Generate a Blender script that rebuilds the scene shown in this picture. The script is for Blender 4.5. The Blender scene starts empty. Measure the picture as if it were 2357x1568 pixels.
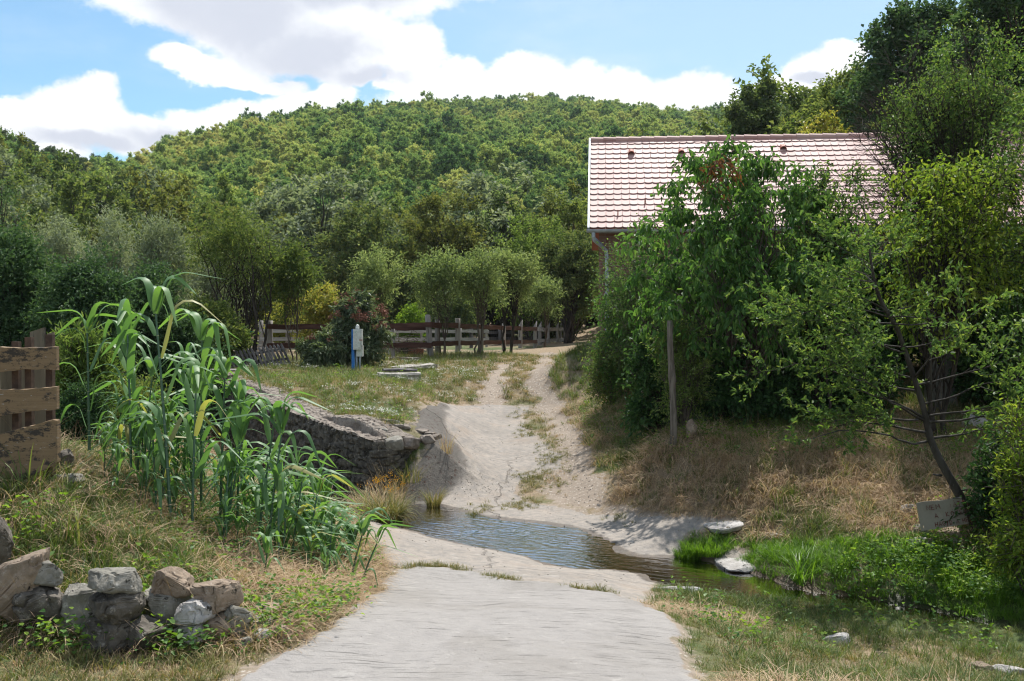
import bpy, math, random
import numpy as np
from mathutils import Vector, Matrix, Euler

rng = np.random.default_rng(11)
random.seed(11)
SC = bpy.context.scene
COL = SC.collection
CZ, FL, CX, HY = 3.0, 2291.0, 1178.5, 760.0


def P(px, py, d):
    """a viewed direction at distance d as a world point"""
    return np.array([(px - CX) / FL * d, d, CZ - (py - HY) / FL * d])


# ------------------------------------------------------------------ noise
def _h(ix, iy, iz, seed):
    n = (ix * 374761393 + iy * 668265263 + iz * 1274126177 + seed * 974634777) & 0xFFFFFFFF
    n = ((n ^ (n >> 13)) * 1274126177) & 0xFFFFFFFF
    n = ((n ^ (n >> 16)) * 2246822519) & 0xFFFFFFFF
    return ((n ^ (n >> 15)) & 0xFFFFFF) / float(0xFFFFFF)


def vnoise(x, y, z=None, seed=0):
    x = np.asarray(x, float); y = np.asarray(y, float)
    z = np.zeros_like(x) if z is None else np.asarray(z, float)
    ix, iy, iz = np.floor(x).astype(np.int64), np.floor(y).astype(np.int64), np.floor(z).astype(np.int64)
    fx, fy, fz = x - ix, y - iy, z - iz
    fx, fy, fz = fx * fx * (3 - 2 * fx), fy * fy * (3 - 2 * fy), fz * fz * (3 - 2 * fz)
    r = 0
    for a in (0, 1):
        for b in (0, 1):
            for c in (0, 1):
                w = (fx if a else 1 - fx) * (fy if b else 1 - fy) * (fz if c else 1 - fz)
                r = r + w * _h(ix + a, iy + b, iz + c, seed)
    return r * 2 - 1


def fbm(x, y, z=None, seed=0, o=4):
    r, a, f = 0, 1.0, 1.0
    for i in range(o):
        r = r + a * vnoise(np.asarray(x) * f, np.asarray(y) * f, None if z is None else np.asarray(z) * f, seed + i)
        a *= .5; f *= 2.03
    return r


def sstep(a, b, x):
    t = np.clip((np.asarray(x, float) - a) / (b - a), 0, 1)
    return t * t * (3 - 2 * t)


# ------------------------------------------------------------------ meshes
class MB:
    """collects vertices and faces for one mesh object"""
    def __init__(s):
        s.V = []; s.F = {}; s.R = []; s.n = 0; s.M = {}

    def add(s, V, F, r=0.0, mi=0):
        V = np.asarray(V, float).reshape(-1, 3)
        groups = F if isinstance(F, (list, tuple)) and len(F) and hasattr(F[0], 'ndim') and F[0].ndim == 2 else None
        if groups is None:
            if isinstance(F, np.ndarray):
                groups = [F]
            else:
                d = {}
                for f in F:
                    d.setdefault(len(f), []).append(f)
                groups = [np.array(v) for v in d.values()]
        for g in groups:
            if len(g) == 0:
                continue
            s.F.setdefault((g.shape[1], mi), []).append(g.astype(np.int64) + s.n)
        s.V.append(V)
        s.R.append(np.full(len(V), r) if np.isscalar(r) else np.asarray(r, float))
        s.n += len(V)
        return s

    def box(s, c, size, rot=None, r=0.0, mi=0, taper=None):
        hx, hy, hz = [v / 2 for v in size]
        V = np.array([[x, y, z] for z in (-hz, hz) for y in (-hy, hy) for x in (-hx, hx)], float)
        if taper:
            V[4:, :2] *= taper
        if rot is not None:
            V = V @ np.array(Euler(rot).to_matrix()).T
        s.add(V + np.array(c), np.array([[0, 2, 3, 1], [4, 5, 7, 6], [0, 1, 5, 4], [2, 6, 7, 3], [0, 4, 6, 2], [1, 3, 7, 5]]), r, mi)
        return s

    def tube(s, pts, rad, n=6, r=0.0, cap=True, mi=0):
        pts = np.asarray(pts, float); k = len(pts)
        rad = np.full(k, rad) if np.isscalar(rad) else np.asarray(rad, float)
        T = np.gradient(pts, axis=0); T /= np.linalg.norm(T, axis=1)[:, None] + 1e-9
        up = np.array([0, 0, 1.]) if abs(T[0][2]) < .9 else np.array([0, 1., 0])
        A = np.cross(T, up); A /= np.linalg.norm(A, axis=1)[:, None] + 1e-9
        for i in range(1, k):
            a = A[i - 1] - T[i] * np.dot(A[i - 1], T[i]); A[i] = a / (np.linalg.norm(a) + 1e-9)
        B = np.cross(T, A)
        th = np.linspace(0, 2 * np.pi, n, endpoint=False)
        V = pts[:, None] + rad[:, None, None] * (np.cos(th)[None, :, None] * A[:, None] + np.sin(th)[None, :, None] * B[:, None])
        i = np.arange(k - 1)[:, None] * n; j = np.arange(n)[None]; j2 = (j + 1) % n
        F = np.stack([i + j, i + j2, i + n + j2, i + n + j], -1).reshape(-1, 4)
        s.add(V.reshape(-1, 3), F, r, mi)
        if cap:
            b = s.n - n * k
            s.F.setdefault((n, mi), []).append(np.array([[b + q for q in range(n)][::-1]]))
            s.F.setdefault((n, mi), []).append(np.array([[b + n * (k - 1) + q for q in range(n)]]))
        return s

    def mesh(s, name, mats, smooth=False):
        me = bpy.data.meshes.new(name)
        V = np.concatenate(s.V) if s.V else np.zeros((0, 3))
        me.vertices.add(len(V)); me.vertices.foreach_set('co', V.astype(np.float32).ravel())
        keys = list(s.F.keys())
        Fs = [np.concatenate(s.F[k]) for k in keys]
        nl = sum(f.size for f in Fs); nf = sum(len(f) for f in Fs)
        me.loops.add(nl); me.polygons.add(nf)
        if nf:
            me.loops.foreach_set('vertex_index', np.concatenate([f.ravel() for f in Fs]).astype(np.int32))
            tot = np.concatenate([np.full(len(f), f.shape[1]) for f in Fs])
            me.polygons.foreach_set('loop_start', (np.cumsum(tot) - tot).astype(np.int32))
            try:
                me.polygons.foreach_set('loop_total', tot.astype(np.int32))
            except Exception:
                pass
            me.polygons.foreach_set('material_index', np.concatenate([np.full(len(f), k[1]) for k, f in zip(keys, Fs)]).astype(np.int32))
            me.polygons.foreach_set('use_smooth', np.full(nf, smooth))
        at = me.attributes.new('rnd', 'FLOAT', 'POINT')
        if len(V):
            at.data.foreach_set('value', np.concatenate(s.R).astype(np.float32))
        for m in (mats if isinstance(mats, (list, tuple)) else [mats]):
            me.materials.append(m)
        me.update(calc_edges=True)
        me.validate()
        return me

    def build(s, name, mats, parent=None, smooth=False, loc=None):
        o = bpy.data.objects.new(name, s.mesh(name, mats, smooth)); COL.objects.link(o)
        if parent is not None:
            o.parent = parent
        if loc is not None:
            o.location = loc
        return o


def tag(o, label=None, cat=None, group=None, kind=None):
    if label: o['label'] = label
    if cat: o['category'] = cat
    if group: o['group'] = group
    if kind: o['kind'] = kind
    return o


def thing(name, loc, label, cat, group=None, rz=0.0, scale=None):
    o = bpy.data.objects.new(name, None); COL.objects.link(o)
    o.empty_display_size = .2
    o.location = [float(v) for v in loc]; o.rotation_euler = (0, 0, rz)
    if scale is not None: o.scale = scale
    return tag(o, label, cat, group)


def child(name, data, parent, label=None):
    o = bpy.data.objects.new(name, data); COL.objects.link(o); o.parent = parent
    if label: o['label'] = label
    return o


def leaf_arrays(pos, dirv, nrm, L, W, fold=.25, kind=1, droop=.15):
    """folded leaves; kind 1 = one quad, kind 2 = two quads"""
    n = len(pos)
    L = np.broadcast_to(L, (n,))[:, None]; W = np.broadcast_to(W, (n,))[:, None]
    d = dirv / (np.linalg.norm(dirv, axis=1)[:, None] + 1e-9)
    s = np.cross(d, nrm); s /= np.linalg.norm(s, axis=1)[:, None] + 1e-9
    u = np.cross(s, d)
    if kind == 1:
        V = np.stack([pos, pos + d * L * .45 + s * W * .5 + u * W * fold, pos + d * L - u * L * droop, pos + d * L * .45 - s * W * .5 + u * W * fold], 1)
        F = (np.arange(n)[:, None] * 4 + np.array([[0, 1, 2, 3]]))
        return V.reshape(-1, 3), F, 4
    V = np.stack([pos, pos + d * L - u * L * droop,
                  pos + d * L * .3 + s * W * .48 + u * W * fold, pos + d * L * .68 + s * W * .36 + u * (W * fold * .8 - L * droop * .35),
                  pos + d * L * .3 - s * W * .48 + u * W * fold, pos + d * L * .68 - s * W * .36 + u * (W * fold * .8 - L * droop * .35)], 1)
    b = np.arange(n)[:, None] * 6
    F = np.concatenate([b + np.array([[0, 2, 3, 1]]), b + np.array([[0, 1, 5, 4]])])
    return V.reshape(-1, 3), F, 6


def add_leaves(mb, pos, dirv, nrm, L, W, fold=.25, kind=1, droop=.15, g=None, mi=0):
    g = g or rng
    V, F, k = leaf_arrays(pos, dirv, nrm, L, W, fold, kind, droop)
    mb.add(V, F, np.repeat(g.random(len(pos)), k), mi)


# ------------------------------------------------------------------ materials
def newmat(name):
    m = bpy.data.materials.new(name); m.use_nodes = True
    nt = m.node_tree
    for n in list(nt.nodes): nt.nodes.remove(n)
    out = nt.nodes.new('ShaderNodeOutputMaterial')
    return m, nt, out


class N:
    """small node helper"""
    def __init__(s, nt): s.nt = nt

    def new(s, t, props=None, **ins):
        n = s.nt.nodes.new(t)
        for k, v in (props or {}).items(): setattr(n, k, v)
        for k, v in ins.items():
            key = int(k[1:]) if k[0] == 'i' and k[1:].isdigit() else k.replace('_', ' ')
            sock = n.inputs[key]
            if hasattr(v, 'is_output') or hasattr(v, 'links') and not isinstance(v, (int, float)):
                s.nt.links.new(v, sock)
            else:
                sock.default_value = v
        return n

    def link(s, a, b): s.nt.links.new(a, b)

    def math(s, op, a, b=0.0, c=None, clamp=False):
        n = s.nt.nodes.new('ShaderNodeMath'); n.operation = op; n.use_clamp = clamp
        for i, v in enumerate((a, b) if c is None else (a, b, c)):
            if isinstance(v, (int, float)): n.inputs[i].default_value = v
            else: s.nt.links.new(v, n.inputs[i])
        return n.outputs[0]

    def mix(s, f, a, b, blend='MIX'):
        n = s.nt.nodes.new('ShaderNodeMix'); n.data_type = 'RGBA'; n.blend_type = blend
        for sock, v in ((n.inputs[0], f), (n.inputs[6], a), (n.inputs[7], b)):
            if isinstance(v, (int, float)): sock.default_value = v
            elif isinstance(v, (tuple, list)): sock.default_value = (*v[:3], 1)
            else: s.nt.links.new(v, sock)
        return n.outputs[2]

    def noise(s, vec, scale, detail=4, rough=.55, dist=0.0):
        n = s.nt.nodes.new('ShaderNodeTexNoise'); n.inputs['Scale'].default_value = scale
        n.inputs['Detail'].default_value = detail; n.inputs['Roughness'].default_value = rough
        n.inputs['Distortion'].default_value = dist
        if vec is not None: s.nt.links.new(vec, n.inputs['Vector'])
        return n.outputs['Fac']

    def ramp(s, f, stops):
        n = s.nt.nodes.new('ShaderNodeValToRGB'); cr = n.color_ramp
        while len(cr.elements) < len(stops): cr.elements.new(.5)
        for e, (p, c) in zip(cr.elements, stops):
            e.position = p; e.color = (*c, 1) if len(c) == 3 else c
        s.nt.links.new(f, n.inputs[0])
        return n.outputs[0]

    def range(s, f, a, b, c=0.0, d=1.0):
        n = s.nt.nodes.new('ShaderNodeMapRange'); n.interpolation_type = 'SMOOTHSTEP'
        for i, v in enumerate((f, a, b, c, d)):
            if isinstance(v, (int, float)): n.inputs[i].default_value = v
            else: s.nt.links.new(v, n.inputs[i])
        return n.outputs[0]

    def attr(s, name): return s.new('ShaderNodeAttribute', {'attribute_name': name}).outputs['Fac']

    def objco(s): return s.nt.nodes.new('ShaderNodeTexCoord').outputs['Object']

    def pos(s): return s.nt.nodes.new('ShaderNodeNewGeometry').outputs['Position']

    def mapping(s, vec, scale=(1, 1, 1), rot=(0, 0, 0), loc=(0, 0, 0)):
        n = s.nt.nodes.new('ShaderNodeMapping'); n.inputs['Scale'].default_value = scale
        n.inputs['Rotation'].default_value = rot; n.inputs['Location'].default_value = loc
        s.nt.links.new(vec, n.inputs[0]); return n.outputs[0]

    def bump(s, h, strength=.3, dist=.02, nrm=None):
        n = s.nt.nodes.new('ShaderNodeBump'); n.inputs['Strength'].default_value = strength
        n.inputs['Distance'].default_value = dist; s.nt.links.new(h, n.inputs['Height'])
        if nrm is not None: s.nt.links.new(nrm, n.inputs['Normal'])
        return n.outputs[0]

    def bsdf(s, col, rough=.7, spec=.3, metal=0.0, nrm=None, out=None):
        n = s.nt.nodes.new('ShaderNodeBsdfPrincipled')
        for k, v in (('Base Color', col), ('Roughness', rough), ('Specular IOR Level', spec), ('Metallic', metal), ('Normal', nrm)):
            if v is None: continue
            if isinstance(v, (tuple, list)): n.inputs[k].default_value = (*v[:3], 1)
            elif isinstance(v, (int, float)): n.inputs[k].default_value = v
            else: s.nt.links.new(v, n.inputs[k])
        if out is not None: s.nt.links.new(n.outputs[0], out.inputs[0])
        return n


def leaf_mat(name, stops, trans=.35, rough=.5, spec=.3, objvar=.3, tboost=1.6, patch=0.0, lv=.75, gain=1.3):
    """stops: colours from dark/cool to light/yellow, picked per leaf, shifted per plant"""
    m, nt, out = newmat(name); k = N(nt)
    stops = [tuple(min(v * gain, .8) for v in c_) for c_ in stops]
    r = k.math('MULTIPLY_ADD', k.attr('rnd'), lv, .5 - lv / 2)
    if objvar:
        oi = nt.nodes.new('ShaderNodeObjectInfo').outputs['Random']
        r = k.math('ADD', r, k.math('MULTIPLY', k.math('SUBTRACT', oi, .5), objvar * 2))
    if patch:
        nz = k.noise(k.pos(), patch, 2)
        r = k.math('ADD', r, k.math('MULTIPLY', k.math('SUBTRACT', nz, .5), 1.2))
    c = k.ramp(r, [(i / (len(stops) - 1), s_) for i, s_ in enumerate(stops)])
    b = k.bsdf(c, rough, spec)
    t = nt.nodes.new('ShaderNodeBsdfTranslucent')
    tc = k.mix(1.0, c, (1.12 * tboost, 1.12 * tboost, .6 * tboost), 'MULTIPLY')
    k.link(tc, t.inputs[0])
    mx = nt.nodes.new('ShaderNodeMixShader'); mx.inputs[0].default_value = trans
    k.link(b.outputs[0], mx.inputs[1]); k.link(t.outputs[0], mx.inputs[2]); k.link(mx.outputs[0], out.inputs[0])
    return m


def simple_mat(name, c1, c2, scale=6.0, rough=.8, spec=.25, bump=.3, bdist=.01, stretch=(1, 1, 1), c3=None, metal=0.0, objvar=0.0):
    m, nt, out = newmat(name); k = N(nt)
    v = k.mapping(k.objco(), stretch)
    n1 = k.noise(v, scale, 6, .62)
    c = k.mix(k.range(n1, .35, .65), c1, c2)
    if c3 is not None:
        n2 = k.noise(v, scale * 2.7, 5, .6)
        c = k.mix(k.range(n2, .56, .7), c, c3)
    if objvar:
        oi = nt.nodes.new('ShaderNodeObjectInfo').outputs['Random']
        c = k.mix(k.math('MULTIPLY', oi, objvar), c, (.25, .2, .15), 'MULTIPLY')
    nb = k.noise(v, scale * 5, 5, .65)
    k.bsdf(c, rough, spec, metal, k.bump(nb, bump, bdist), out)
    return m


def bark_mat(name, c1, c2):
    return simple_mat(name, c1, c2, 9, .9, .15, .6, .01, (1, 1, .25))


M = {}
M['bark'] = bark_mat('bark_brown', (.07, .055, .042), (.16, .135, .11))
M['bark_dark'] = bark_mat('bark_dark', (.025, .02, .016), (.07, .06, .05))
M['bark_grey'] = bark_mat('bark_grey', (.12, .11, .095), (.24, .22, .19))
M['wood_grey'] = simple_mat('weathered_wood', (.22, .2, .18), (.36, .34, .32), 5, .85, .2, .5, .006, (1, 1, .15), (.1, .09, .08))
M['rail_grey'] = simple_mat('weathered_rail', (.27, .26, .25), (.42, .41, .4), 5, .85, .2, .5, .006, (.3, .3, 2), (.13, .12, .11))
M['wood_dark'] = simple_mat('old_dark_wood', (.06, .055, .055), (.15, .14, .14), 6, .85, .2, .5, .006, (1, 1, .2))
M['rail_brown'] = simple_mat('stained_rail', (.055, .024, .017), (.105, .05, .038), 4, .7, .3, .4, .005, (.4, .4, 3), (.05, .027, .022))
# ================================================================= TERRAIN
def _w(px, py, d):
    q = P(px, py, d); return (q[0], q[1], q[2] - CZ)

CP = [
    # camera surroundings
    (0, 3, -1.75), (0, 0, -1.62), (-3, 3, -1.78), (3, 3, -1.85), (-7, 3, -1.4), (7, 3, -2.2), (0, -8, -1.5), (-10, -8, -1.3), (10, -8, -1.8),
    (-.2, 5.7, -2.01), (-1.44, 5.7, -2.0), (1.05, 5.7, -2.02), (-.7, 8.2, -2.29), (1, 8.2, -2.3), (-1.1, 10.5, -2.55), (.8, 10.5, -2.6), (-.2, 10.5, -2.57),
    # ford rims
    (-1.0, 12.9, -2.68), (.3, 12.1, -2.72), (1.2, 11.4, -2.75), (1.9, 10.4, -2.72), (-1.3, 15.6, -2.68), (-.2, 14.8, -2.69), (1.1, 13.2, -2.7), (1.95, 12.1, -2.74),
    # track beyond
    _w(1120, 1100, 17.0), _w(1070, 1040, 18.9), _w(1250, 1040, 18.9), _w(1120, 1000, 20.7), _w(1250, 1000, 20.6), _w(1120, 930, 23.5), _w(1280, 930, 23.3),
    _w(1120, 860, 29), _w(1250, 850, 29.5), _w(1200, 820, 34), _w(1250, 800, 42), _w(1330, 780, 60),
    # lawn behind the wall
    _w(1000, 945, 20.3), _w(900, 965, 18.0), _w(850, 880, 23), _w(700, 870, 25.5), _w(820, 850, 28), _w(600, 842, 29.5), _w(610, 882, 24.3), _w(1050, 870, 26),
    _w(1000, 990, 17.6), _w(860, 1005, 16.6), _w(740, 960, 18.6), _w(660, 925, 20.6), _w(990, 820, 33.5), _w(650, 838, 32), _w(480, 850, 31), _w(360, 850, 28.5),
    # right bank and the ground under the hedge
    _w(1300, 800, 45), _w(1325, 787, 52), _w(1290, 822, 36), _w(1300, 845, 30), (3.6, 38, -.62), (3.8, 46, -.58), (5, 52, -.45), (.5, 50, -.65),
    _w(1300, 868, 28), _w(1450, 785, 26), _w(1380, 830, 26.5), _w(1500, 900, 19.5), _w(1400, 950, 20), _w(1545, 1010, 15.3), _w(1350, 960, 21), _w(1400, 1060, 17.3), _w(1410, 1150, 15.2),
    _w(1480, 1190, 14), _w(1700, 1000, 15.5), _w(1900, 1000, 15.3), _w(2357, 990, 15), _w(2000, 1100, 13), _w(1700, 1100, 13.7), _w(1700, 1190, 12.9),
    _w(2000, 1200, 11.9), _w(2250, 1230, 11.3), _w(1740, 1270, 12.3), _w(1900, 1275, 11.4), _w(2120, 1300, 10.9), _w(2330, 1340, 10.4),
    _w(1900, 1478, 8.5), _w(2200, 1500, 8.4), _w(1750, 1464, 8.6), _w(2357, 1600, 6.7), _w(1800, 1530, 7.2), _w(1600, 1450, 7.6), (6.5, 7.4, -2.6), (8, 9.6, -2.5), (9, 12, -1.9),
    (2.4, 26, -.2), (4.5, 19, -.9), (8, 19, -.7), (5, 24, 0.), (10, 25, .3), (15, 12, -1.0), (12, 30, 1.3), (20, 30, 3.5), (20, 45, 5.0), (10, 45, 1.6), (7, 45, .2),
    (30, 20, 3.5), (30, 5, .5), (45, 30, 9), (45, 60, 13), (25, 60, 8), (12, 60, 3), (2, 60, -.5), (-6, 60, -.8), (-20, 60, -.8), (-45, 60, -.5), (45, -10, 1), (-45, -10, 1),
    # left mound
    _w(100, 1100, 8.2), _w(10, 1100, 8.3), _w(205, 1065, 9.8), _w(390, 1222, 8.8), _w(600, 1300, 8.8), _w(780, 1345, 9.2), _w(500, 1150, 10.5),
    _w(80, 1480, 6.2), _w(250, 1480, 6.3), _w(600, 1475, 6.4), _w(400, 1320, 7.3), _w(200, 1290, 7.2), _w(60, 1230, 7.2), _w(-150, 1250, 7.2),
    (-6, 13, -1.5), (-4.2, 12.4, -1.8), (-2.7, 12.6, -2.3), (-9, 12, -1.1), (-8.5, 18, -1.4), (-12, 25, -1.2), (-16, 10, -.6), (-25, 20, -.5), (-25, 40, -.7),
    (-10, 35, -1.0), (-10, 45, -.9), (-30, 5, 0.), (-45, 25, 1.),
]
CP = np.array(CP, float)


def _phi(r2): return .5 * r2 * np.log(r2 + 1e-9)


def _tps_fit(C, lam=.0008):
    n = len(C); S = C[:, :2] / 10
    r2 = ((S[:, None] - S[None]) ** 2).sum(-1)
    A = np.zeros((n + 3, n + 3)); A[:n, :n] = _phi(r2) + np.eye(n) * lam
    A[:n, n] = 1; A[:n, n + 1:] = S; A[n:, :n] = A[:n, n:].T
    b = np.zeros(n + 3); b[:n] = C[:, 2]
    return S, np.linalg.solve(A, b)


_TS, _TW = _tps_fit(CP)


def tps(x, y):
    x = np.asarray(x, float); y = np.asarray(y, float); sh = x.shape
    x = x.ravel() / 10; y = y.ravel() / 10
    r = _TW[-3] + _TW[-2] * x + _TW[-1] * y
    for (a, b), w in zip(_TS, _TW[:-3]):
        r = r + w * _phi((x - a) ** 2 + (y - b) ** 2)
    return r.reshape(sh)


def seg_sd(x, y, poly, closed=True):
    """distance to a polyline; negative inside when closed; also the parameter of the nearest point"""
    x = np.asarray(x, float); y = np.asarray(y, float)
    best = np.full(x.shape, 1e9); par = np.zeros(x.shape); ins = np.zeros(x.shape, bool)
    n = len(poly)
    for i in range(n if closed else n - 1):
        ax, ay = poly[i][:2]; bx, by = poly[(i + 1) % n][:2]
        dx, dy = bx - ax, by - ay
        t = np.clip(((x - ax) * dx + (y - ay) * dy) / (dx * dx + dy * dy + 1e-12), 0, 1)
        d = (x - ax - t * dx) ** 2 + (y - ay - t * dy) ** 2
        m = d < best
        best = np.where(m, d, best); par = np.where(m, i + t, par)
        if closed:
            c = ((ay > y) != (by > y)) & (x < dx * (y - ay) / (dy if abs(dy) > 1e-12 else 1e-12) + ax)
            ins ^= c
    best = np.sqrt(best)
    return (np.where(ins, -best, best) if closed else best), par


WZ0 = -2.79


def water_z(x): return WZ0 - .018 * np.clip(np.asarray(x, float), -3, 8)


def on_water(px, py):
    k = (py - HY) / FL; a = (px - CX) / FL
    d = -WZ0 / k
    for _ in range(4): d = -float(water_z(a * d)) / k
    return (a * d, d)


# shoreline of the stream across the ford and of the pool on the right
_up = [(925, 1160), (985, 1159), (1040, 1172), (1100, 1188), (1170, 1198), (1250, 1206), (1320, 1216), (1370, 1234), (1405, 1252), (1425, 1270), (1470, 1284), (1550, 1285),
       (1610, 1290), (1660, 1300), (1705, 1306), (1745, 1326), (1800, 1342), (1870, 1362), (1940, 1374), (2020, 1382), (2120, 1400), (2230, 1425), (2357, 1452), (2500, 1480), (2700, 1520)]
_lo = [(2700, 1568), (2500, 1520), (2357, 1484), (2250, 1462), (2120, 1440), (2000, 1424), (1900, 1408), (1800, 1396), (1700, 1384), (1620, 1366), (1550, 1352), (1500, 1338), (1478, 1322),
       (1400, 1311), (1330, 1310), (1262, 1300), (1215, 1280), (1150, 1268), (1090, 1258), (1000, 1238), (930, 1216), (910, 1190)]
SHORE = [on_water(*q) for q in _up + _lo]
# creek bed under the wall
CH = [(-2.1, 14.9), (-2.9, 15.6), (-3.9, 16.9), (-5.0, 18.6), (-6.3, 21.0), (-7.7, 23.6), (-9.6, 26.5), (-13, 31)]
# front top edge of the retaining wall, heights relative to the camera
WALL = [(-1.5, 16.75, -1.86), (-2.22, 16.3, -1.84), (-3.3, 17.5, -1.67), (-4.13, 18.7, -1.55), (-5.7, 21.8, -1.42), (-6.9, 24.2, -1.36), (-8.0, 26.4, -1.3)]
WALLXY = [(a, b) for a, b, c in WALL]
# region behind the wall front (lawn side)
LAWN = WALLXY + [(-8.6, 40), (6, 40), (4, 23), (-.9, 18.8), (-1.2, 17.8), (-1.4, 17.1)]


def hill_z(x, y):
    """wooded hills, heights relative to the camera"""
    d = np.hypot(x, y * 1.0); a = x / np.maximum(y, 1.)
    px = CX + a * FL
    X = [-2200, -600, 0, 100, 250, 330, 400, 560, 700, 900, 1100, 1250, 1400, 1550, 1640, 1800, 2100, 2357, 3000, 4500]
    Yr = [320, 283, 302, 326, 352, 338, 306, 266, 232, 214, 204, 206, 222, 250, 258, 250, 150, 100, 60, 60]
    D = [300, 300, 300, 300, 300, 310, 320, 360, 400, 430, 460, 470, 500, 540, 560, 500, 260, 220, 200, 200]
    yr = np.interp(px, X, Yr); D = np.interp(px, X, D)
    top = (HY - yr) / FL * D - 13.0
    d0 = np.interp(px, [-600, 300, 700, 1200, 1700, 2100, 2600], [62, 80, 85, 95, 80, 62, 60])
    t = np.clip((d - d0) / (D - d0), 0, 1.8)
    s = np.where(t < 1, 1 - np.clip(1 - t, 0, 1) ** 1.1, 1 - .35 * np.clip(t - 1, 0, 1) ** 1.5)
    z = top * s * sstep(-.02, .14, t)
    z = z + fbm(x / 55., y / 55., seed=5, o=3) * 2.2 * sstep(.05, .4, t) * sstep(1.3, .8, t)
    return z


def H(x, y, fine=True):
    x = np.asarray(x, float); y = np.asarray(y, float)
    near = tps(np.clip(x, -45, 45), np.clip(y, -10, 62))
    far = hill_z(x, np.maximum(y, 1.))
    w = sstep(52, 64, np.hypot(x * .9, y))
    base = near * (1 - w) + w * (np.where(far > 0, far, far) + np.clip(near, -.9, 14) * sstep(120, 60, np.hypot(x, y)))
    if fine:
        rough = .5 + .5 * sstep(.2, 1.6, np.abs(x + .2) * 1.0) * sstep(30, 5, y) + .5
        base = base + (fbm(x * .7, y * .7, seed=1, o=3) * .035 + fbm(x * 3.1, y * 3.1, seed=2, o=3) * .012) * rough * .8
    # creek channel
    dc, pc = seg_sd(x, y, CH, closed=False)
    lawn, _ = seg_sd(x, y, LAWN)
    bed = -2.93 + .03 * np.clip(pc, 0, 7)
    chan = bed + np.maximum(0, dc - .75) * 1.0
    chan = chan + fbm(x * 2.3, y * 2.3, seed=7, o=3) * .05
    cut = np.minimum(base, chan); b0_ = base
    base = np.where(lawn < -.28, base, np.where(lawn > -.05, cut, base + (cut - base) * sstep(-.28, -.05, lawn)))
    fl = sstep(-1.75, -1.35, x) * sstep(15.2, 15.6, y)
    base0 = cut + (b0_ - cut) * sstep(.55, -.35, lawn)
    base = base * (1 - fl) + np.maximum(base0, cut) * fl
    # concrete flank leaning against the wall end
    zf = -1.88 - 1.05 * np.maximum(0, 16.75 - y) - .15 * np.maximum(0, y - 16.75) - 2.6 * np.maximum(0, -1.7 - x) - .8 * np.maximum(0, x + 1.35) + fbm(x * 2, y * 2, seed=17, o=2) * .03
    # stream and pool
    sd, par = seg_sd(x, y, SHORE)
    wz = water_z(x)
    nz = fbm(x * 2.2, y * 2.2, seed=9, o=3) * .05
    s2 = sd + nz * 1.2
    pool = sstep(1.3, 2.6, x)
    far_bank = sstep(.3, .7, x) * 0
    k = .10 + .55 * sstep(2.0, 3.2, x)
    rim = wz + np.clip(s2, 0, 3) * k + .004
    inn = wz - sstep(0, .55, -s2) * (.035 + .24 * pool) - .006
    wgt = sstep(.05, 1.0 - .45 * pool, sd)
    near_s = np.where(s2 > 0, rim, inn)
    out = near_s * (1 - wgt) + base * wgt
    out = np.where(sd < 1.2, out, base)
    return np.where((y > 15.3) & (y < 18.2) & (x > -2.6) & (x < .4) & (zf > -2.9), np.maximum(out, zf), out) + CZ


def ground_z(x, y): return float(H(np.array([x]), np.array([y]))[0])


_DS = np.concatenate([np.arange(2.5, 30, .04), np.arange(30, 80, .25)])


def px2g(px, py):
    """where a viewed direction meets the ground"""
    a = (px - CX) / FL; k = (py - HY) / FL
    z = CZ - k * _DS
    h = H(a * _DS, _DS, fine=False)
    i = np.argmax(z <= h)
    if not (z <= h).any(): i = len(_DS) - 1
    d = _DS[i]
    return np.array([a * d, d, h[i]])


def poly_g(pts): return [tuple(px2g(*q)[:2]) for q in pts]


# ---- surface regions (world outlines)
ROAD = poly_g([(560, 1568), (720, 1480), (790, 1420), (850, 1380), (905, 1335), (903, 1320), (960, 1316), (1024, 1312), (1118, 1328), (1210, 1338), (1310, 1350), (1415, 1371), (1486, 1395), (1520, 1412),
               (1570, 1470), (1600, 1568)])
_r0 = [(1.08, 5.3), (1.1, 3), (1.2, -3), (-2.2, -3), (-1.9, 3), (-1.6, 5.3)]
ROAD = ROAD[:] + _r0
FORDN = poly_g([(903, 1320), (880, 1285), (845, 1240), (832, 1200), (857, 1194), (925, 1205)]) + [on_water(*q) for q in [(1000, 1225), (1262, 1285), (1478, 1300)]] + \
    poly_g([(1500, 1342), (1492, 1362), (1486, 1395), (1415, 1371), (1310, 1350), (1210, 1338), (1118, 1328), (1024, 1312), (960, 1316)])
FORDF = [on_water(*q) for q in [(985, 1175), (1250, 1220), (1400, 1270), (1550, 1300)]] + poly_g([(1700, 1300), (1725, 1280), (1640, 1272), (1560, 1262), (1590, 1235), (1700, 1214), (1640, 1196), (1560, 1196),
               (1420, 1180), (1300, 1170), (1240, 1160), (1180, 1135), (1195, 1105), (1285, 1078), (1290, 1060), (1262, 1022), (1215, 992), (1200, 955), (1222, 936), (1120, 930), (1018, 930), (962, 962), (975, 1000),
               (1000, 1020), (990, 1035), (975, 1060), (940, 1110), (925, 1150)])
APRON = poly_g([(1015, 932), (1005, 960), (1022, 1000), (1045, 1040), (1035, 1085), (1000, 1145), (985, 1160), (925, 1160), (930, 1140), (945, 1100), (975, 1050), (990, 1035), (985, 1010), (955, 990), (960, 962)])
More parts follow.
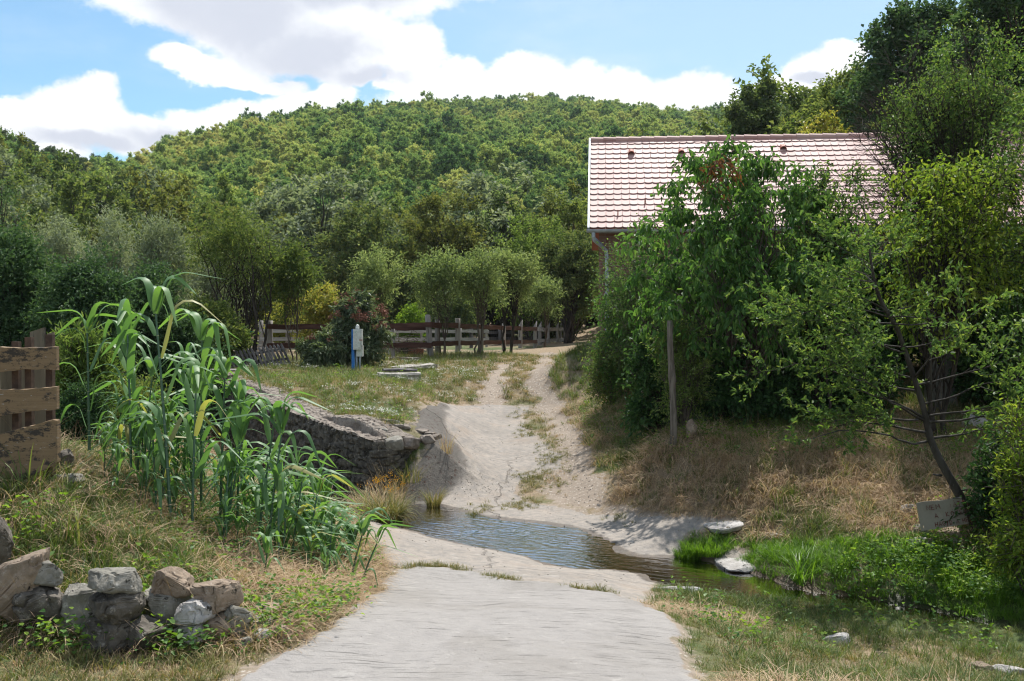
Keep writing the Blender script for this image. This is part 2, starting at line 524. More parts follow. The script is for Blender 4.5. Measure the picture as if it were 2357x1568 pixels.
TRACK = poly_g([(1300, 1170), (1420, 1190), (1500, 1205), (1410, 1150), (1385, 1080), (1345, 1010), (1300, 930), (1262, 870), (1262, 845), (1290, 822), (1300, 805), (1345, 780), (1355, 770), (1310, 776),
                (1240, 800), (1150, 845), (1100, 862), (1080, 900), (1078, 930), (1120, 930), (1222, 936), (1200, 955), (1215, 992), (1262, 1022), (1290, 1060), (1285, 1078), (1240, 1100), (1240, 1150)])
RUTL = [tuple(px2g(*q)[:2]) for q in [(1122, 932), (1128, 905), (1132, 880), (1145, 855), (1175, 835)]]
RUTR = [tuple(px2g(*q)[:2]) for q in [(1350, 1150), (1335, 1070), (1300, 985), (1272, 925), (1250, 875), (1252, 840), (1262, 815)]]


def masks(x, y):
    road, _ = seg_sd(x, y, ROAD); fn, _ = seg_sd(x, y, FORDN); ff, _ = seg_sd(x, y, FORDF)
    ap, _ = seg_sd(x, y, APRON); tr, _ = seg_sd(x, y, TRACK)
    rl, _ = seg_sd(x, y, RUTL, False); rr, _ = seg_sd(x, y, RUTR, False)
    sh, _ = seg_sd(x, y, SHORE)
    e = fbm(x * 2.6, y * 2.6, seed=21, o=4) * .07
    e2 = fbm(x * 1.6, y * 1.6, seed=31, o=4) * .18
    return dict(road=road + e, ford=np.minimum(fn, ff) + e, apron=ap + e, track=tr + e2, rut=np.minimum(rl, rr) + e2, shore=sh)


# ---- the ground sheet
def _geo(a, b, n): return a * (b / a) ** (np.arange(1, n + 1) / n)


gx = np.concatenate([np.arange(-9, 9.01, .065)])
gx = np.concatenate([-(9 + _geo(.1, 41, 48))[::-1], gx, 9 + _geo(.1, 41, 48)])
gx = np.concatenate([-(50 + _geo(2, 750, 36))[::-1], gx, 50 + _geo(2, 750, 36)])
gy = np.concatenate([np.linspace(-30, 2.6, 30), np.arange(2.7, 5.2, .1), np.arange(5.2, 20, .05), np.arange(20, 36, .11), np.arange(36, 62, .4), 62 + _geo(.6, 760, 90)])
GX, GY = np.meshgrid(gx, gy)
GZ = H(GX, GY)
mk = masks(GX, GY)
conc = sstep(.03, -.05, np.minimum(mk['road'], np.minimum(mk['ford'], mk['apron'])))
brush = sstep(.02, -.02, mk['road'])
apr = sstep(.3, .04, mk['apron'])
dirt = np.maximum(sstep(.15, -.25, mk['track']) * (.78 - .68 * sstep(.2, .42, mk['rut']) * sstep(18.5, 20.5, GY)), sstep(.3, .06, mk['rut']))
edge = np.minimum(mk['road'], mk['ford'])
dirt = np.maximum(dirt, sstep(.3, .0, edge) * .6)
wet = sstep(.22, .0, mk['shore'])
# a lushness value: green next to the water and in the lawn, straw elsewhere
lush = .38 + .45 * fbm(GX * .35, GY * .35, seed=41, o=3)
lush = lush + .5 * sstep(1.5, .3, mk['shore'])
# slabs are raised slightly, joint between the two slabs
GZ = GZ + .025 * sstep(.05, -.02, mk['road']) + .0 * conc
ny, nx = GX.shape
idx = np.arange(ny * nx).reshape(ny, nx)
F = np.stack([idx[:-1, :-1], idx[:-1, 1:], idx[1:, 1:], idx[1:, :-1]], -1).reshape(-1, 4)
V = np.stack([GX, GY, GZ], -1).reshape(-1, 3)
cxm = (GX[:-1, :-1] + GX[1:, 1:]) / 2; cym = (GY[:-1, :-1] + GY[1:, 1:]) / 2
mq = masks(cxm, cym)
reg = np.zeros(cxm.shape, int)
reg[(mq['track'] < 0)] = 3
reg[(mq['apron'] < 0)] = 4
reg[(mq['ford'] < 0)] = 2
reg[(mq['road'] < 0)] = 1
reg = reg.ravel()


def terrain_mat():
    m, nt, out = newmat('terrain_surface'); k = N(nt)
    p = k.pos()
    conc, brush, dirt, wet, lush, apr = [k.attr(a) for a in ('conc', 'brush', 'dirt', 'wet', 'lush', 'apr')]
    # soil and thatch
    n1 = k.noise(p, 1.4, 6, .6); n2 = k.noise(p, 9, 6, .65); n3 = k.noise(p, 45, 4, .7)
    straw = k.mix(n2, (.12, .085, .05), (.24, .175, .105))
    straw = k.mix(k.range(n3, .35, .7), straw, (.31, .24, .16))
    green = k.mix(n2, (.04, .06, .018), (.09, .12, .035))
    gmix = k.range(k.math('ADD', lush, k.math('MULTIPLY', k.math('SUBTRACT', n1, .5), .9)), .3, .75)
    soil = k.mix(gmix, straw, green)
    soil = k.mix(k.range(n2, .58, .78), soil, (.085, .06, .04))
    # dirt track with pale rubble
    vor = nt.nodes.new('ShaderNodeTexVoronoi'); vor.inputs['Scale'].default_value = 17; nt.links.new(p, vor.inputs[0])
    dcol = k.mix(n2, (.21, .165, .125), (.3, .25, .2))
    dcol = k.mix(k.range(vor.outputs['Distance'], .32, .12), dcol, (.42, .38, .33))
    dm = k.range(k.math('ADD', dirt, k.math('MULTIPLY', k.math('SUBTRACT', n2, .5), .9)), .3, .62)
    col = k.mix(dm, soil, dcol)
    # concrete
    nb = k.noise(k.mapping(p, (1.2, 22, 1), (0, 0, math.radians(-4))), 2.0, 6, .75, .3)
    nb2 = k.noise(k.mapping(p, (.8, 9, 1), (0, 0, math.radians(-4))), 2.0, 4, .6, .4)
    cc = k.mix(n1, k.mix(brush, (.275, .24, .205), (.25, .232, .212)), k.mix(brush, (.355, .315, .272), (.33, .305, .28)))
    cc = k.mix(k.range(n2, .3, .75), cc, (.2, .185, .17))
    grit = k.range(k.noise(p, 60, 3, .7), .6, .68)
    cc = k.mix(k.math('MULTIPLY', grit, .55), cc, (.25, .22, .19))
    pale = k.range(k.noise(p, 70, 3, .6), .62, .7)
    cc = k.mix(k.math('MULTIPLY', pale, .5), cc, (.48, .45, .42))
    groove = k.math('MULTIPLY', k.range(nb, .55, .62), k.range(nb2, .44, .56))
    big = k.noise(p, .8, 4, .6, .5)
    groove = k.math('MULTIPLY', groove, k.range(k.noise(p, 2.6, 4, .6), .38, .6))
    cb = k.mix(k.math('MULTIPLY', groove, .85), k.mix(.6, cc, (.285, .27, .258)), (.2, .185, .17))
    cc = k.mix(brush, cc, cb)
    cc = k.mix(k.math('MULTIPLY', k.range(big, .48, .66), .4), cc, (.2, .183, .162))
    cc = k.mix(k.math('MULTIPLY', k.range(k.noise(p, 5.5, 5, .7), .58, .68), .35), cc, (.4, .38, .35))
    cc = k.mix(k.math('MULTIPLY', k.range(k.noise(p, 24, 3, .5), .7, .75), .7), cc, (.12, .1, .085))
    # rust-brown staining round the ford
    st = k.math('MULTIPLY', k.range(n1, .5, .7), k.math('SUBTRACT', 1.0, brush))
    cc = k.mix(k.math('MULTIPLY', st, .35), cc, (.28, .21, .155))
    # old dark moss-grown flank
    ac = k.mix(n2, (.075, .068, .06), (.16, .145, .128))
    ac = k.mix(k.range(k.noise(p, 14, 5, .7), .55, .66), ac, (.065, .035, .025))
    ap2 = k.math('MULTIPLY', apr, k.range(k.math('ADD', apr, k.math('SUBTRACT', n2, .5)), .25, .7))
    cc = k.mix(ap2, cc, ac)
    cm = k.range(k.math('ADD', conc, k.math('MULTIPLY', k.math('SUBTRACT', n2, .5), .7)), .35, .6)
    col = k.mix(cm, col, cc)
    # cracks
    ck = nt.nodes.new('ShaderNodeTexVoronoi'); ck.feature = 'DISTANCE_TO_EDGE'; ck.inputs['Scale'].default_value = .16
    wp = k.new('ShaderNodeVectorMath', {'operation': 'ADD'}); nt.links.new(p, wp.inputs[0])
    nc = nt.nodes.new('ShaderNodeTexNoise'); nc.inputs['Scale'].default_value = 2.5; nt.links.new(p, nc.inputs[0])
    sc = k.new('ShaderNodeVectorMath', {'operation': 'SCALE'}); sc.inputs['Scale'].default_value = .5; nt.links.new(nc.outputs['Color'], sc.inputs[0]); nt.links.new(sc.outputs[0], wp.inputs[1])
    nt.links.new(wp.outputs[0], ck.inputs[0])
    crack = k.math('MULTIPLY', k.range(ck.outputs['Distance'], .004, .0008), k.math('MULTIPLY', cm, k.math('SUBTRACT', 1.0, brush)))
    col = k.mix(k.math('MULTIPLY', crack, .3), col, (.1, .085, .07))
    # wet margin
    w2 = k.range(k.math('ADD', wet, k.math('MULTIPLY', k.math('SUBTRACT', n2, .5), .8)), .45, .8)
    col = k.mix(w2, col, k.mix(1.0, col, (.38, .34, .3), 'MULTIPLY'))
    rough = k.math('SUBTRACT', .92, k.math('MULTIPLY', w2, .45))
    h = k.math('ADD', k.math('MULTIPLY', n3, .35), k.math('MULTIPLY', n2, .8))
    h = k.math('SUBTRACT', h, k.math('MULTIPLY', k.math('MULTIPLY', groove, brush), .5))
    h = k.math('SUBTRACT', h, k.math('MULTIPLY', crack, 1.2))
    k.bsdf(col, rough, .25, 0, k.bump(h, .7, .04), out)
    return m


TM = terrain_mat()
names = {0: 'ground', 1: 'road', 2: 'ford_road', 3: 'dirt_path', 4: 'concrete_slope'}
flat = dict(conc=conc.ravel(), brush=brush.ravel(), dirt=dirt.ravel(), wet=wet.ravel(), lush=lush.ravel(), apr=apr.ravel())
for rid, nm in names.items():
    f = F[reg == rid]
    if not len(f): continue
    used = np.unique(f); remap = np.full(len(V), -1); remap[used] = np.arange(len(used))
    mb = MB(); mb.add(V[used], remap[f]); o = mb.build(nm, TM, smooth=True)
    o['kind'] = 'structure'
    for an, av in flat.items():
        at = o.data.attributes.new(an, 'FLOAT', 'POINT'); at.data.foreach_set('value', av[used].astype(np.float32))

# ---- water
def water_mat():
    m, nt, out = newmat('stream_water'); k = N(nt)
    p = k.pos()
    a = k.noise(k.mapping(p, (7, 20, 1), (0, 0, math.radians(28))), 1.0, 3, .55, .5)
    b = k.noise(p, 16, 3, .6, .3)
    px = nt.nodes.new('ShaderNodeSeparateXYZ'); nt.links.new(p, px.inputs[0])
    calm = k.range(px.outputs[0], 1.6, 2.8, 1.0, .16)
    h = k.math('MULTIPLY', k.math('ADD', a, k.math('MULTIPLY', b, .5)), calm)
    nb = k.bump(h, .5, .01)
    bs = nt.nodes.new('ShaderNodeBsdfPrincipled')
    bs.inputs['Base Color'].default_value = (.45, .36, .24, 1); bs.inputs['Roughness'].default_value = .03
    bs.inputs['IOR'].default_value = 1.33; bs.inputs['Transmission Weight'].default_value = 1.0
    k.link(nb, bs.inputs['Normal'])
    # let daylight reach the bed through the surface
    tr = nt.nodes.new('ShaderNodeBsdfTransparent'); tr.inputs[0].default_value = (.62, .52, .38, 1)
    gl = nt.nodes.new('ShaderNodeBsdfGlossy'); gl.inputs['Roughness'].default_value = .04; k.link(nb, gl.inputs['Normal'])
    fr = nt.nodes.new('ShaderNodeFresnel'); fr.inputs[0].default_value = 1.33; k.link(nb, fr.inputs[1])
    mx = nt.nodes.new('ShaderNodeMixShader'); fac = k.math('ADD', k.math('MULTIPLY', fr.outputs[0], 2.5), .16, clamp=True)
    k.link(fac, mx.inputs[0]); k.link(tr.outputs[0], mx.inputs[1]); k.link(gl.outputs[0], mx.inputs[2])
    k.link(mx.outputs[0], out.inputs[0])
    nt.nodes.remove(bs)
    return m


def ripple(x, y):
    n1 = fbm(x * .9, y * .9, seed=61, o=2); n2 = vnoise(x * 2.3, y * 2.3, seed=62)
    flow = x * .86 - y * .5 + n1 * .35; cross = x * .5 + y * .86 + n2 * .12
    h = .5 * np.sin(2 * math.pi * (cross * 6.2 + .55 * flow + 1.1 * n1)) + .35 * np.sin(2 * math.pi * (cross * 9.5 - 1.6 * flow + 1.4 * n2)) + .45 * fbm(x * 9, y * 14, seed=63, o=2)
    calm = 1 - .88 * sstep(1.5, 2.7, x)
    return h * .0075 * calm * (.55 + .45 * vnoise(x * 1.3, y * 1.3, seed=64))


mb = MB()
wx = np.arange(-3.2, 9, .028); wy = np.arange(7.6, 16.4, .028); WX, WY = np.meshgrid(wx, wy)
sd, _ = seg_sd(WX, WY, SHORE)
d2, _ = seg_sd(WX, WY, CH, False)
keep = (np.minimum(sd, d2 - .8) < .45)
ids = np.arange(WX.size).reshape(WX.shape)
kf = keep[:-1, :-1] & keep[1:, 1:] & keep[:-1, 1:] & keep[1:, :-1]
Fw = np.stack([ids[:-1, :-1], ids[:-1, 1:], ids[1:, 1:], ids[1:, :-1]], -1)[kf]
Vw = np.stack([WX, WY, water_z(WX) + CZ + ripple(WX, WY)], -1).reshape(-1, 3)
used = np.unique(Fw); remap = np.full(len(Vw), -1); remap[used] = np.arange(len(used))
mb.add(Vw[used], remap[Fw]); tag(mb.build('stream_water', water_mat(), smooth=True), kind='structure')
# creek water further up the channel
mb = MB()
c = np.array(CH); t = np.linspace(.3, len(c) - 1.01, 60); cx_ = np.interp(t, range(len(c)), c[:, 0]); cy_ = np.interp(t, range(len(c)), c[:, 1])
tan = np.stack([np.gradient(cx_), np.gradient(cy_)], 1); tan /= np.linalg.norm(tan, axis=1)[:, None]; nn = np.stack([-tan[:, 1], tan[:, 0]], 1)
L_ = np.stack([cx_, cy_], 1) - nn * .8; R_ = np.stack([cx_, cy_], 1) + nn * .8
zz = -2.775 + .03 * t + CZ
Vc = np.concatenate([np.c_[L_, zz], np.c_[R_, zz]]); n_ = len(t)
i = np.arange(n_ - 1)
mb.add(Vc, np.stack([i, i + 1, n_ + i + 1, n_ + i], 1)); tag(mb.build('creek_water', bpy.data.materials['stream_water'], smooth=True), kind='structure')
# ================================================================= PLANT TOOLS
def unit(v): return v / (np.linalg.norm(v, axis=-1, keepdims=True) + 1e-9)


def bez(a, b, c, n):
    t = np.linspace(0, 1, n)[:, None]
    return (1 - t) ** 2 * a + 2 * t * (1 - t) * b + t * t * c


def grow(seed, height, rad, base=.25, ntr=1, tr=.12, clumps=50, per=120, L=.1, W=.045, cl=.5, kind=1, droop=.15, grav=-.25, up=.7, branchn=4, lean=(0, 0), shape='oval',
         spreadstem=.35, twigs=6, fold=.25, wig=.08, hollow=2.0, flat=1.0, thinleaf=1.0, barem=False, brr=.16):
    """local-space trunk and crown builders: height of the crown top, rad crown half-width, base = where the crown starts (fraction of height)"""
    g = np.random.default_rng(seed)
    tk, cr = MB(), MB()
    zc = height * (base + (1 - base) * .5); hz = height * (1 - base) * .5
    # clump centres
    C = []
    tries = 0
    while len(C) < clumps and tries < 20000:
        tries += 1
        v = unit(g.normal(size=3)); r = g.random() ** (1 / hollow)
        p = v * r
        if shape == 'oval': sx = 1.0
        elif shape == 'cone': sx = np.clip(1.05 - .75 * (p[2] * .5 + .5), .12, 1.0)
        elif shape == 'vase': sx = .45 + .62 * (p[2] * .5 + .5)
        elif shape == 'dome': sx = 1.0; p[2] = p[2] if p[2] > -.55 else -.55 + (p[2] + .55) * .2
        elif shape == 'column': sx = min(1., 1.25 * math.sqrt(max(0, 1 - abs(p[2]) ** 3)) + .1) if True else 1
        lump = 1 + .28 * float(vnoise(np.array([v[0] * 1.7 + seed]), np.array([v[1] * 1.7]), np.array([v[2] * 1.7]), seed)[0])
        q = np.array([p[0] * rad * sx * lump, p[1] * rad * sx * lump, zc + p[2] * hz * (lump * .5 + .5)])
        C.append(q)
    C = np.array(C)
    # stems
    stems = []
    for i in range(ntr):
        a = g.random() * 6.28; s = spreadstem * rad * (0 if ntr == 1 else 1)
        bx = np.array([math.cos(a), math.sin(a), 0]) * tr * (0 if ntr == 1 else 1.6)
        top = np.array([math.cos(a) * s + lean[0], math.sin(a) * s + lean[1], height * (.78 + .15 * g.random())])
        mid = (bx + top) / 2 + np.r_[g.normal(size=2) * wig * height * .5, 0]
        pts = bez(bx - np.array([0, 0, .15]), mid, top, 10)
        pts[1:-1] += g.normal(size=(8, 3)) * wig * .12 * height * np.array([1, 1, .1])
        r = tr * (1 if ntr == 1 else .62) * (1 - np.linspace(0, 1, 10) ** .8 * .86); r[0] *= 1.35
        tk.tube(pts, r, 8 if tr > .06 else 6, g.random()); stems.append((pts, r))
    pos, dr, nm = [], [], []
    for c in C:
        pts, r = stems[g.integers(len(stems))]
        f = np.clip((c[2] / height) - .12 - .28 * g.random() * (1 - base * .5), .12 if base > .15 else .04, .93)
        i = int(f * 9); a = pts[i]
        m_ = a * .45 + c * .55 + np.array([0, 0, .18 * np.linalg.norm((c - a)[:2])]) * (1 if grav > -.6 else 1.6) + g.normal(size=3) * .05 * rad
        b = bez(a, m_, c, branchn + 2)
        r0 = min(r[i] * .55, tr * brr * 3) * (.5 + .5 * g.random())
        tk.tube(b, np.linspace(r0, max(.004, r0 * .18), branchn + 2), 4, g.random(), cap=False)
        # twigs with leaves
        out = unit((c - np.array([0, 0, zc - hz * .3]))[None])[0]
        for _ in range(twigs):
            td = unit((out * .8 + g.normal(size=3) * .75 + np.array([0, 0, up * .5]))[None])[0]
            tl = cl * (.55 + .7 * g.random())
            n = max(2, int(per / twigs * thinleaf))
            t = g.random(n) ** .8
            sag = grav * .35 * tl * (t ** 2)
            pp = c + td * tl * t[:, None] + np.array([0, 0, 1.]) * sag[:, None] + g.normal(size=(n, 3)) * cl * .13 * np.array([1, 1, flat])
            dd = td * .7 + g.normal(size=(n, 3)) * .65 + np.array([0, 0, grav])
            pos.append(pp); dr.append(dd); nm.append(np.array([0, 0, 1.]) * .9 + g.normal(size=(n, 3)) * .55 + out * .35)
            if L > .05 and kind == 2 and not barem:
                tk.tube(np.array([c, c + td * tl * .5, c + td * tl + np.array([0, 0, grav * .3 * tl])]), [.006, .004, .002], 3, g.random(), cap=False)
    if pos:
        pos = np.concatenate(pos); dr = np.concatenate(dr); nm = np.concatenate(nm)
        add_leaves(cr, pos, dr, nm, L * (.7 + .6 * g.random(len(pos))), W * (.75 + .5 * g.random(len(pos))), fold, kind, droop, g)
    return tk, cr


_PC = {}


def plant(name, label, cat, at, key, mat, bark, group=None, rz=0.0, scale=1.0, crown='crown', trunk='trunk', **kw):
    """one plant standing at a world point; plants of one key share their meshes"""
    if key not in _PC:
        tk, cr = grow(**kw)
        _PC[key] = (tk.mesh(trunk, bark, True), cr.mesh(crown, mat))
    a, b = _PC[key]
    sc = (scale,) * 3 if np.isscalar(scale) else scale
    t = thing(name, at, label, cat, group, rz, sc)
    child(trunk, a, t); child(crown, b, t)
    return t


def scatter(name, pts, rot, scl, idx, protos, label=None, attr=None):
    """one stuff object whose instances are real copies of small meshes"""
    me = bpy.data.meshes.new(name); n = len(pts)
    me.vertices.add(n); me.vertices.foreach_set('co', np.asarray(pts, np.float32).ravel())
    for an, ty, dat, f in (('rot', 'FLOAT_VECTOR', np.asarray(rot, np.float32).ravel(), 'vector'), ('scl', 'FLOAT', np.asarray(scl, np.float32), 'value'), ('pick', 'INT', np.asarray(idx, np.int32), 'value')):
        a = me.attributes.new(an, ty, 'POINT'); a.data.foreach_set(f, dat)
    o = bpy.data.objects.new(name, me); COL.objects.link(o)
    g = bpy.data.node_groups.new(name, 'GeometryNodeTree')
    g.interface.new_socket('Geometry', in_out='INPUT', socket_type='NodeSocketGeometry'); g.interface.new_socket('Geometry', in_out='OUTPUT', socket_type='NodeSocketGeometry')
    gi, go = g.nodes.new('NodeGroupInput'), g.nodes.new('NodeGroupOutput')
    iop = g.nodes.new('GeometryNodeInstanceOnPoints')
    g.links.new(gi.outputs[0], iop.inputs['Points'])
    jn = g.nodes.new('GeometryNodeJoinGeometry')
    for i, pm in enumerate(protos[::-1]):
        po = bpy.data.objects.new(name + '_piece', pm)
        oi = g.nodes.new('GeometryNodeObjectInfo'); oi.inputs['Object'].default_value = po; oi.inputs['As Instance'].default_value = False
        g2 = g.nodes.new('GeometryNodeGeometryToInstance'); g.links.new(oi.outputs['Geometry'], g2.inputs[0]); g.links.new(g2.outputs[0], jn.inputs[0])
    g.links.new(jn.outputs[0], iop.inputs['Instance']); iop.inputs['Pick Instance'].default_value = True

    def na(nm, ty):
        q = g.nodes.new('GeometryNodeInputNamedAttribute'); q.data_type = ty; q.inputs['Name'].default_value = nm
        return [s_ for s_ in q.outputs if s_.enabled][0]
    e2r = g.nodes.new('FunctionNodeEulerToRotation'); g.links.new(na('rot', 'FLOAT_VECTOR'), e2r.inputs[0]); g.links.new(e2r.outputs[0], iop.inputs['Rotation'])
    g.links.new(na('scl', 'FLOAT'), iop.inputs['Scale']); g.links.new(na('pick', 'INT'), iop.inputs['Instance Index'])
    g.links.new(iop.outputs[0], go.inputs[0])
    md = o.modifiers.new('scatter', 'NODES'); md.node_group = g
    o['kind'] = 'stuff'
    if label: o['label'] = label
    return o


M['lf_hill'] = leaf_mat('leaf_hill', [(.048, .098, .05), (.092, .16, .068), (.165, .23, .088), (.25, .295, .115), (.31, .3, .135)], .36, .8, .05, .42, 1.35, .012, .4, 1.4)
M['lf_belt'] = leaf_mat('leaf_belt', [(.03, .052, .026), (.052, .08, .034), (.085, .115, .045), (.13, .145, .055)], .33, .7, .12, .15)
M['lf_walnut'] = leaf_mat('leaf_walnut', [(.055, .072, .026), (.085, .105, .034), (.12, .135, .042), (.155, .145, .05)], .33, .7, .12, .1)
M['lf_silver'] = leaf_mat('leaf_silver', [(.06, .085, .05), (.11, .14, .09), (.17, .2, .14), (.23, .26, .19)], .3, .65, .18, .1)
M['lf_willow'] = leaf_mat('leaf_willow', [(.04, .075, .018), (.075, .12, .03), (.12, .165, .05), (.19, .24, .09)], .4, .6, .2, .1)
M['lf_dark'] = leaf_mat('leaf_dark', [(.018, .042, .02), (.03, .065, .028), (.05, .095, .038), (.08, .125, .06)], .28, .6, .22, .1)
M['lf_bright'] = leaf_mat('leaf_bright', [(.05, .1, .012), (.09, .16, .02), (.14, .21, .03), (.2, .26, .05)], .4, .6, .2, .1)
M['lf_yellow'] = leaf_mat('leaf_yellow', [(.1, .13, .03), (.16, .18, .04), (.22, .21, .05), (.25, .19, .05)], .4, .5, .3, .1)
M['lf_sage'] = leaf_mat('leaf_sage', [(.055, .085, .035), (.1, .14, .06), (.16, .2, .09), (.24, .28, .14)], .38, .6, .22, .1)
M['lf_robinia'] = leaf_mat('leaf_robinia', [(.035, .075, .022), (.06, .11, .035), (.1, .155, .05), (.16, .21, .075)], .38, .55, .25, .1)
M['lf_olive'] = leaf_mat('leaf_olive', [(.032, .058, .018), (.062, .095, .03), (.105, .135, .042), (.17, .19, .065)], .4, .6, .18, .1)

# ---- woods on the far hills: crowns scattered over the slopes
def hill_protos(mat, n=6, quads=4600):
    out = []
    for i in range(n):
        tk, cr = grow(100 + i, 10 + (i % 3) * 1.5, 3.4 + .35 * (i % 4), base=.12, tr=.2, clumps=40, per=quads // 40, L=.42, W=.3, cl=1.1, kind=1, twigs=5, shape=['oval', 'dome', 'cone', 'oval', 'dome', 'oval'][i % 6], up=.8, hollow=3.2)
        # a thin trunk joins the crown mesh
        for V_, R_ in zip(tk.V[:1], tk.R[:1]): pass
        out.append(cr.mesh('hill_crown', mat))
    return out


def wood_points(ax0, ax1, y0, y1, spacing, seed):
    g = np.random.default_rng(seed)
    pts = []
    y = y0
    while y < y1:
        n = int((ax1 - ax0) * y / spacing)
        x = (ax0 + (ax1 - ax0) * (np.arange(n) + g.random(n)) / max(n, 1)) * y
        yy = y + (g.random(n) - .5) * spacing
        pts.append(np.c_[x, yy]); y += spacing * .86
    return np.concatenate(pts)


HP = hill_protos(M['lf_hill'])
w1 = wood_points(-.72, .78, 100, 600, 4.3, 3)
hz_ = hill_z(w1[:, 0], w1[:, 1]); 
r_ = np.hypot(w1[:, 0], w1[:, 1])
keepm = (hz_ > 1.5)
w1 = w1[keepm]
gz = H(w1[:, 0], w1[:, 1], fine=False)
g = np.random.default_rng(5)
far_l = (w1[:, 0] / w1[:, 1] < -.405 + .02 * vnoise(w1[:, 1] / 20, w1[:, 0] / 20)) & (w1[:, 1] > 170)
n = len(w1)
sc_ = .36 + .42 * g.random(n) ** 1.3 + .2 * (g.random(n) > .95) + .12 * fbm(w1[:, 0] / 30, w1[:, 1] / 30, seed=12, o=2)
M['lf_ridge_shade'] = leaf_mat('leaf_ridge_shade', [(.02, .045, .03), (.035, .07, .04), (.06, .095, .045), (.09, .12, .05)], .3, .8, .05, .42, 1.2, .012, .4, 1.2)  # far-left ridge: cloud shadow painted in as darker leaf colours
HP2 = hill_protos(M['lf_ridge_shade'], 4)
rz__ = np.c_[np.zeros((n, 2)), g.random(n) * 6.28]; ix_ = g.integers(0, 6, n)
for nm_, q_, pr_, lb_ in (('hillside_forest', ~far_l, HP, 'dense green woodland covering the hillsides behind the valley'), ('ridge_forest', far_l, HP2, 'woodland on the lower ridge at the far left with painted cloud shadow')):
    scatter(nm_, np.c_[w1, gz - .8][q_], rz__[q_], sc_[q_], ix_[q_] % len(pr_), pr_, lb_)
print('hill trees', n)
# ================================================================= TREES AND SHRUBS
SEED = [500]


def T(name, label, cat, xl, xr, top, d, mat, bark, group=None, base_px=None, **kw):
    """a plant whose crown spans xl..xr (viewed) at distance d and whose crown top is seen at `top`"""
    SEED[0] += 1
    cx = (xl + xr) / 2 if base_px is None else base_px
    q = P(cx, 0, d); gz = ground_z(q[0], q[1])
    h = P(0, top, d)[2] - gz
    rad = (xr - xl) / 2 / FL * d
    lean = ((xl + xr) / 2 - cx) / FL * d
    c_ = kw.get('cl', .5)
    h = max(h - c_ * .3, .3); rad = max(rad - c_ * .25, rad * .5)
    args = dict(seed=SEED[0], height=h, rad=rad, lean=(lean * 1.0, 0))
    args.update(kw)
    if base_px is not None: args['_shift'] = lean
    sh = args.pop('_shift', 0)
    tk, cr = grow(**args)
    if sh:
        # the crown sits over the leaning stems
        for lst in (cr.V,):
            for v in lst: v[:, 0] += sh * .9
    t = thing(name, (q[0], q[1], gz), label, cat, group)
    tk.build('trunk', bark, t, True); cr.build('crown', mat, t)
    return t


# ---- belt of trees at the foot of the hills
BM = [M['lf_belt'], M['lf_walnut'], M['lf_olive'], M['lf_belt'], M['lf_silver'], M['lf_walnut']]
g = np.random.default_rng(77)
bp = wood_points(-.62, .5, 60, 104, 6.6, 9)
nb_ = 0
for i, (x, y) in enumerate(bp):
    a = x / y; px = CX + a * FL
    if px > 1420 and y < 62: continue
    kk = int(g.integers(0, 6))
    if px < 1420: top = np.interp(px, [0, 300, 600, 900, 1100, 1300, 1400], [470, 470, 440, 430, 400, 420, 430]) + (104 - y) * 1.6
    else: top = 330
    hh = 7.5 + 4 * g.random()
    plant('valley_tree', 'broadleaf tree in the dense belt of trees along the foot of the hill', 'tree', (x, y, ground_z(x, y) - .2), 'belt%d' % kk, BM[kk], M['bark_dark'],
          'trees along the foot of the hill', g.random() * 6.28, (hh / 10 * (.9 + .3 * g.random()), hh / 10 * (.9 + .3 * g.random()), hh / 10),
          seed=40 + kk, height=10, rad=4.0, base=.1, tr=.2, clumps=60, per=90, L=.3, W=.19, cl=.95, shape=['oval', 'dome', 'oval', 'dome', 'oval', 'oval'][kk], hollow=3, twigs=6)
    nb_ += 1
print('belt', nb_)
# right-hand slope above the house
g = np.random.default_rng(78)
sp = wood_points(.2, .72, 58, 100, 7.0, 19)
for i, (x, y) in enumerate(sp):
    kk = int(g.integers(0, 4))
    hh = 8 + 3 * g.random()
    plant('slope_tree', 'tall broadleaf tree on the wooded slope rising behind the house', 'tree', (x, y, ground_z(x, y) - .2), 'belt%d' % kk, BM[kk], M['bark_dark'],
          'trees on the slope behind the house', g.random() * 6.28, hh / 10)
KW = dict(base=.06, tr=.16, hollow=3, twigs=6)
# big distinct crowns before the hill
T('walnut_tree', 'wide brownish green tree left of centre below the hill', 'tree', 600, 740, 478, 62, M['lf_walnut'], M['bark_dark'], clumps=80, per=110, L=.26, W=.13, cl=.9, shape='dome', **KW)
T('broad_tree', 'large dark green rounded tree behind the yellow leaved shrub', 'tree', 735, 965, 478, 55, M['lf_belt'], M['bark_dark'], clumps=120, per=120, L=.22, W=.13, cl=.9, shape='dome', **KW)
T('walnut_tree', 'brownish green spreading tree right of the big dark tree', 'tree', 925, 1120, 440, 58, M['lf_walnut'], M['bark_dark'], clumps=120, per=120, L=.22, W=.12, cl=.9, shape='dome', **KW)
T('broad_tree', 'dark olive tree with its top just left of the roof edge', 'tree', 1095, 1240, 450, 62, M['lf_belt'], M['bark_dark'], clumps=100, per=110, L=.24, W=.14, cl=.9, shape='dome', **KW)
T('acacia_tree', 'yellow green sunlit tree reaching up to the roof edge', 'tree', 1230, 1400, 450, 56, M['lf_olive'], M['bark'], clumps=110, per=120, L=.2, W=.1, cl=.8, shape='dome', **KW)
T('acacia_tree', 'low bright green bushy tree above the far end of the paddock fence', 'tree', 1130, 1330, 505, 52, M['lf_willow'], M['bark'], clumps=120, per=130, L=.17, W=.08, cl=.7, shape='dome', **KW)
T('dark_tree', 'dark bluish round tree on the left slope', 'tree', 165, 330, 385, 95, M['lf_belt'], M['bark_dark'], clumps=80, per=110, L=.36, W=.22, cl=1.2, shape='dome', **KW)
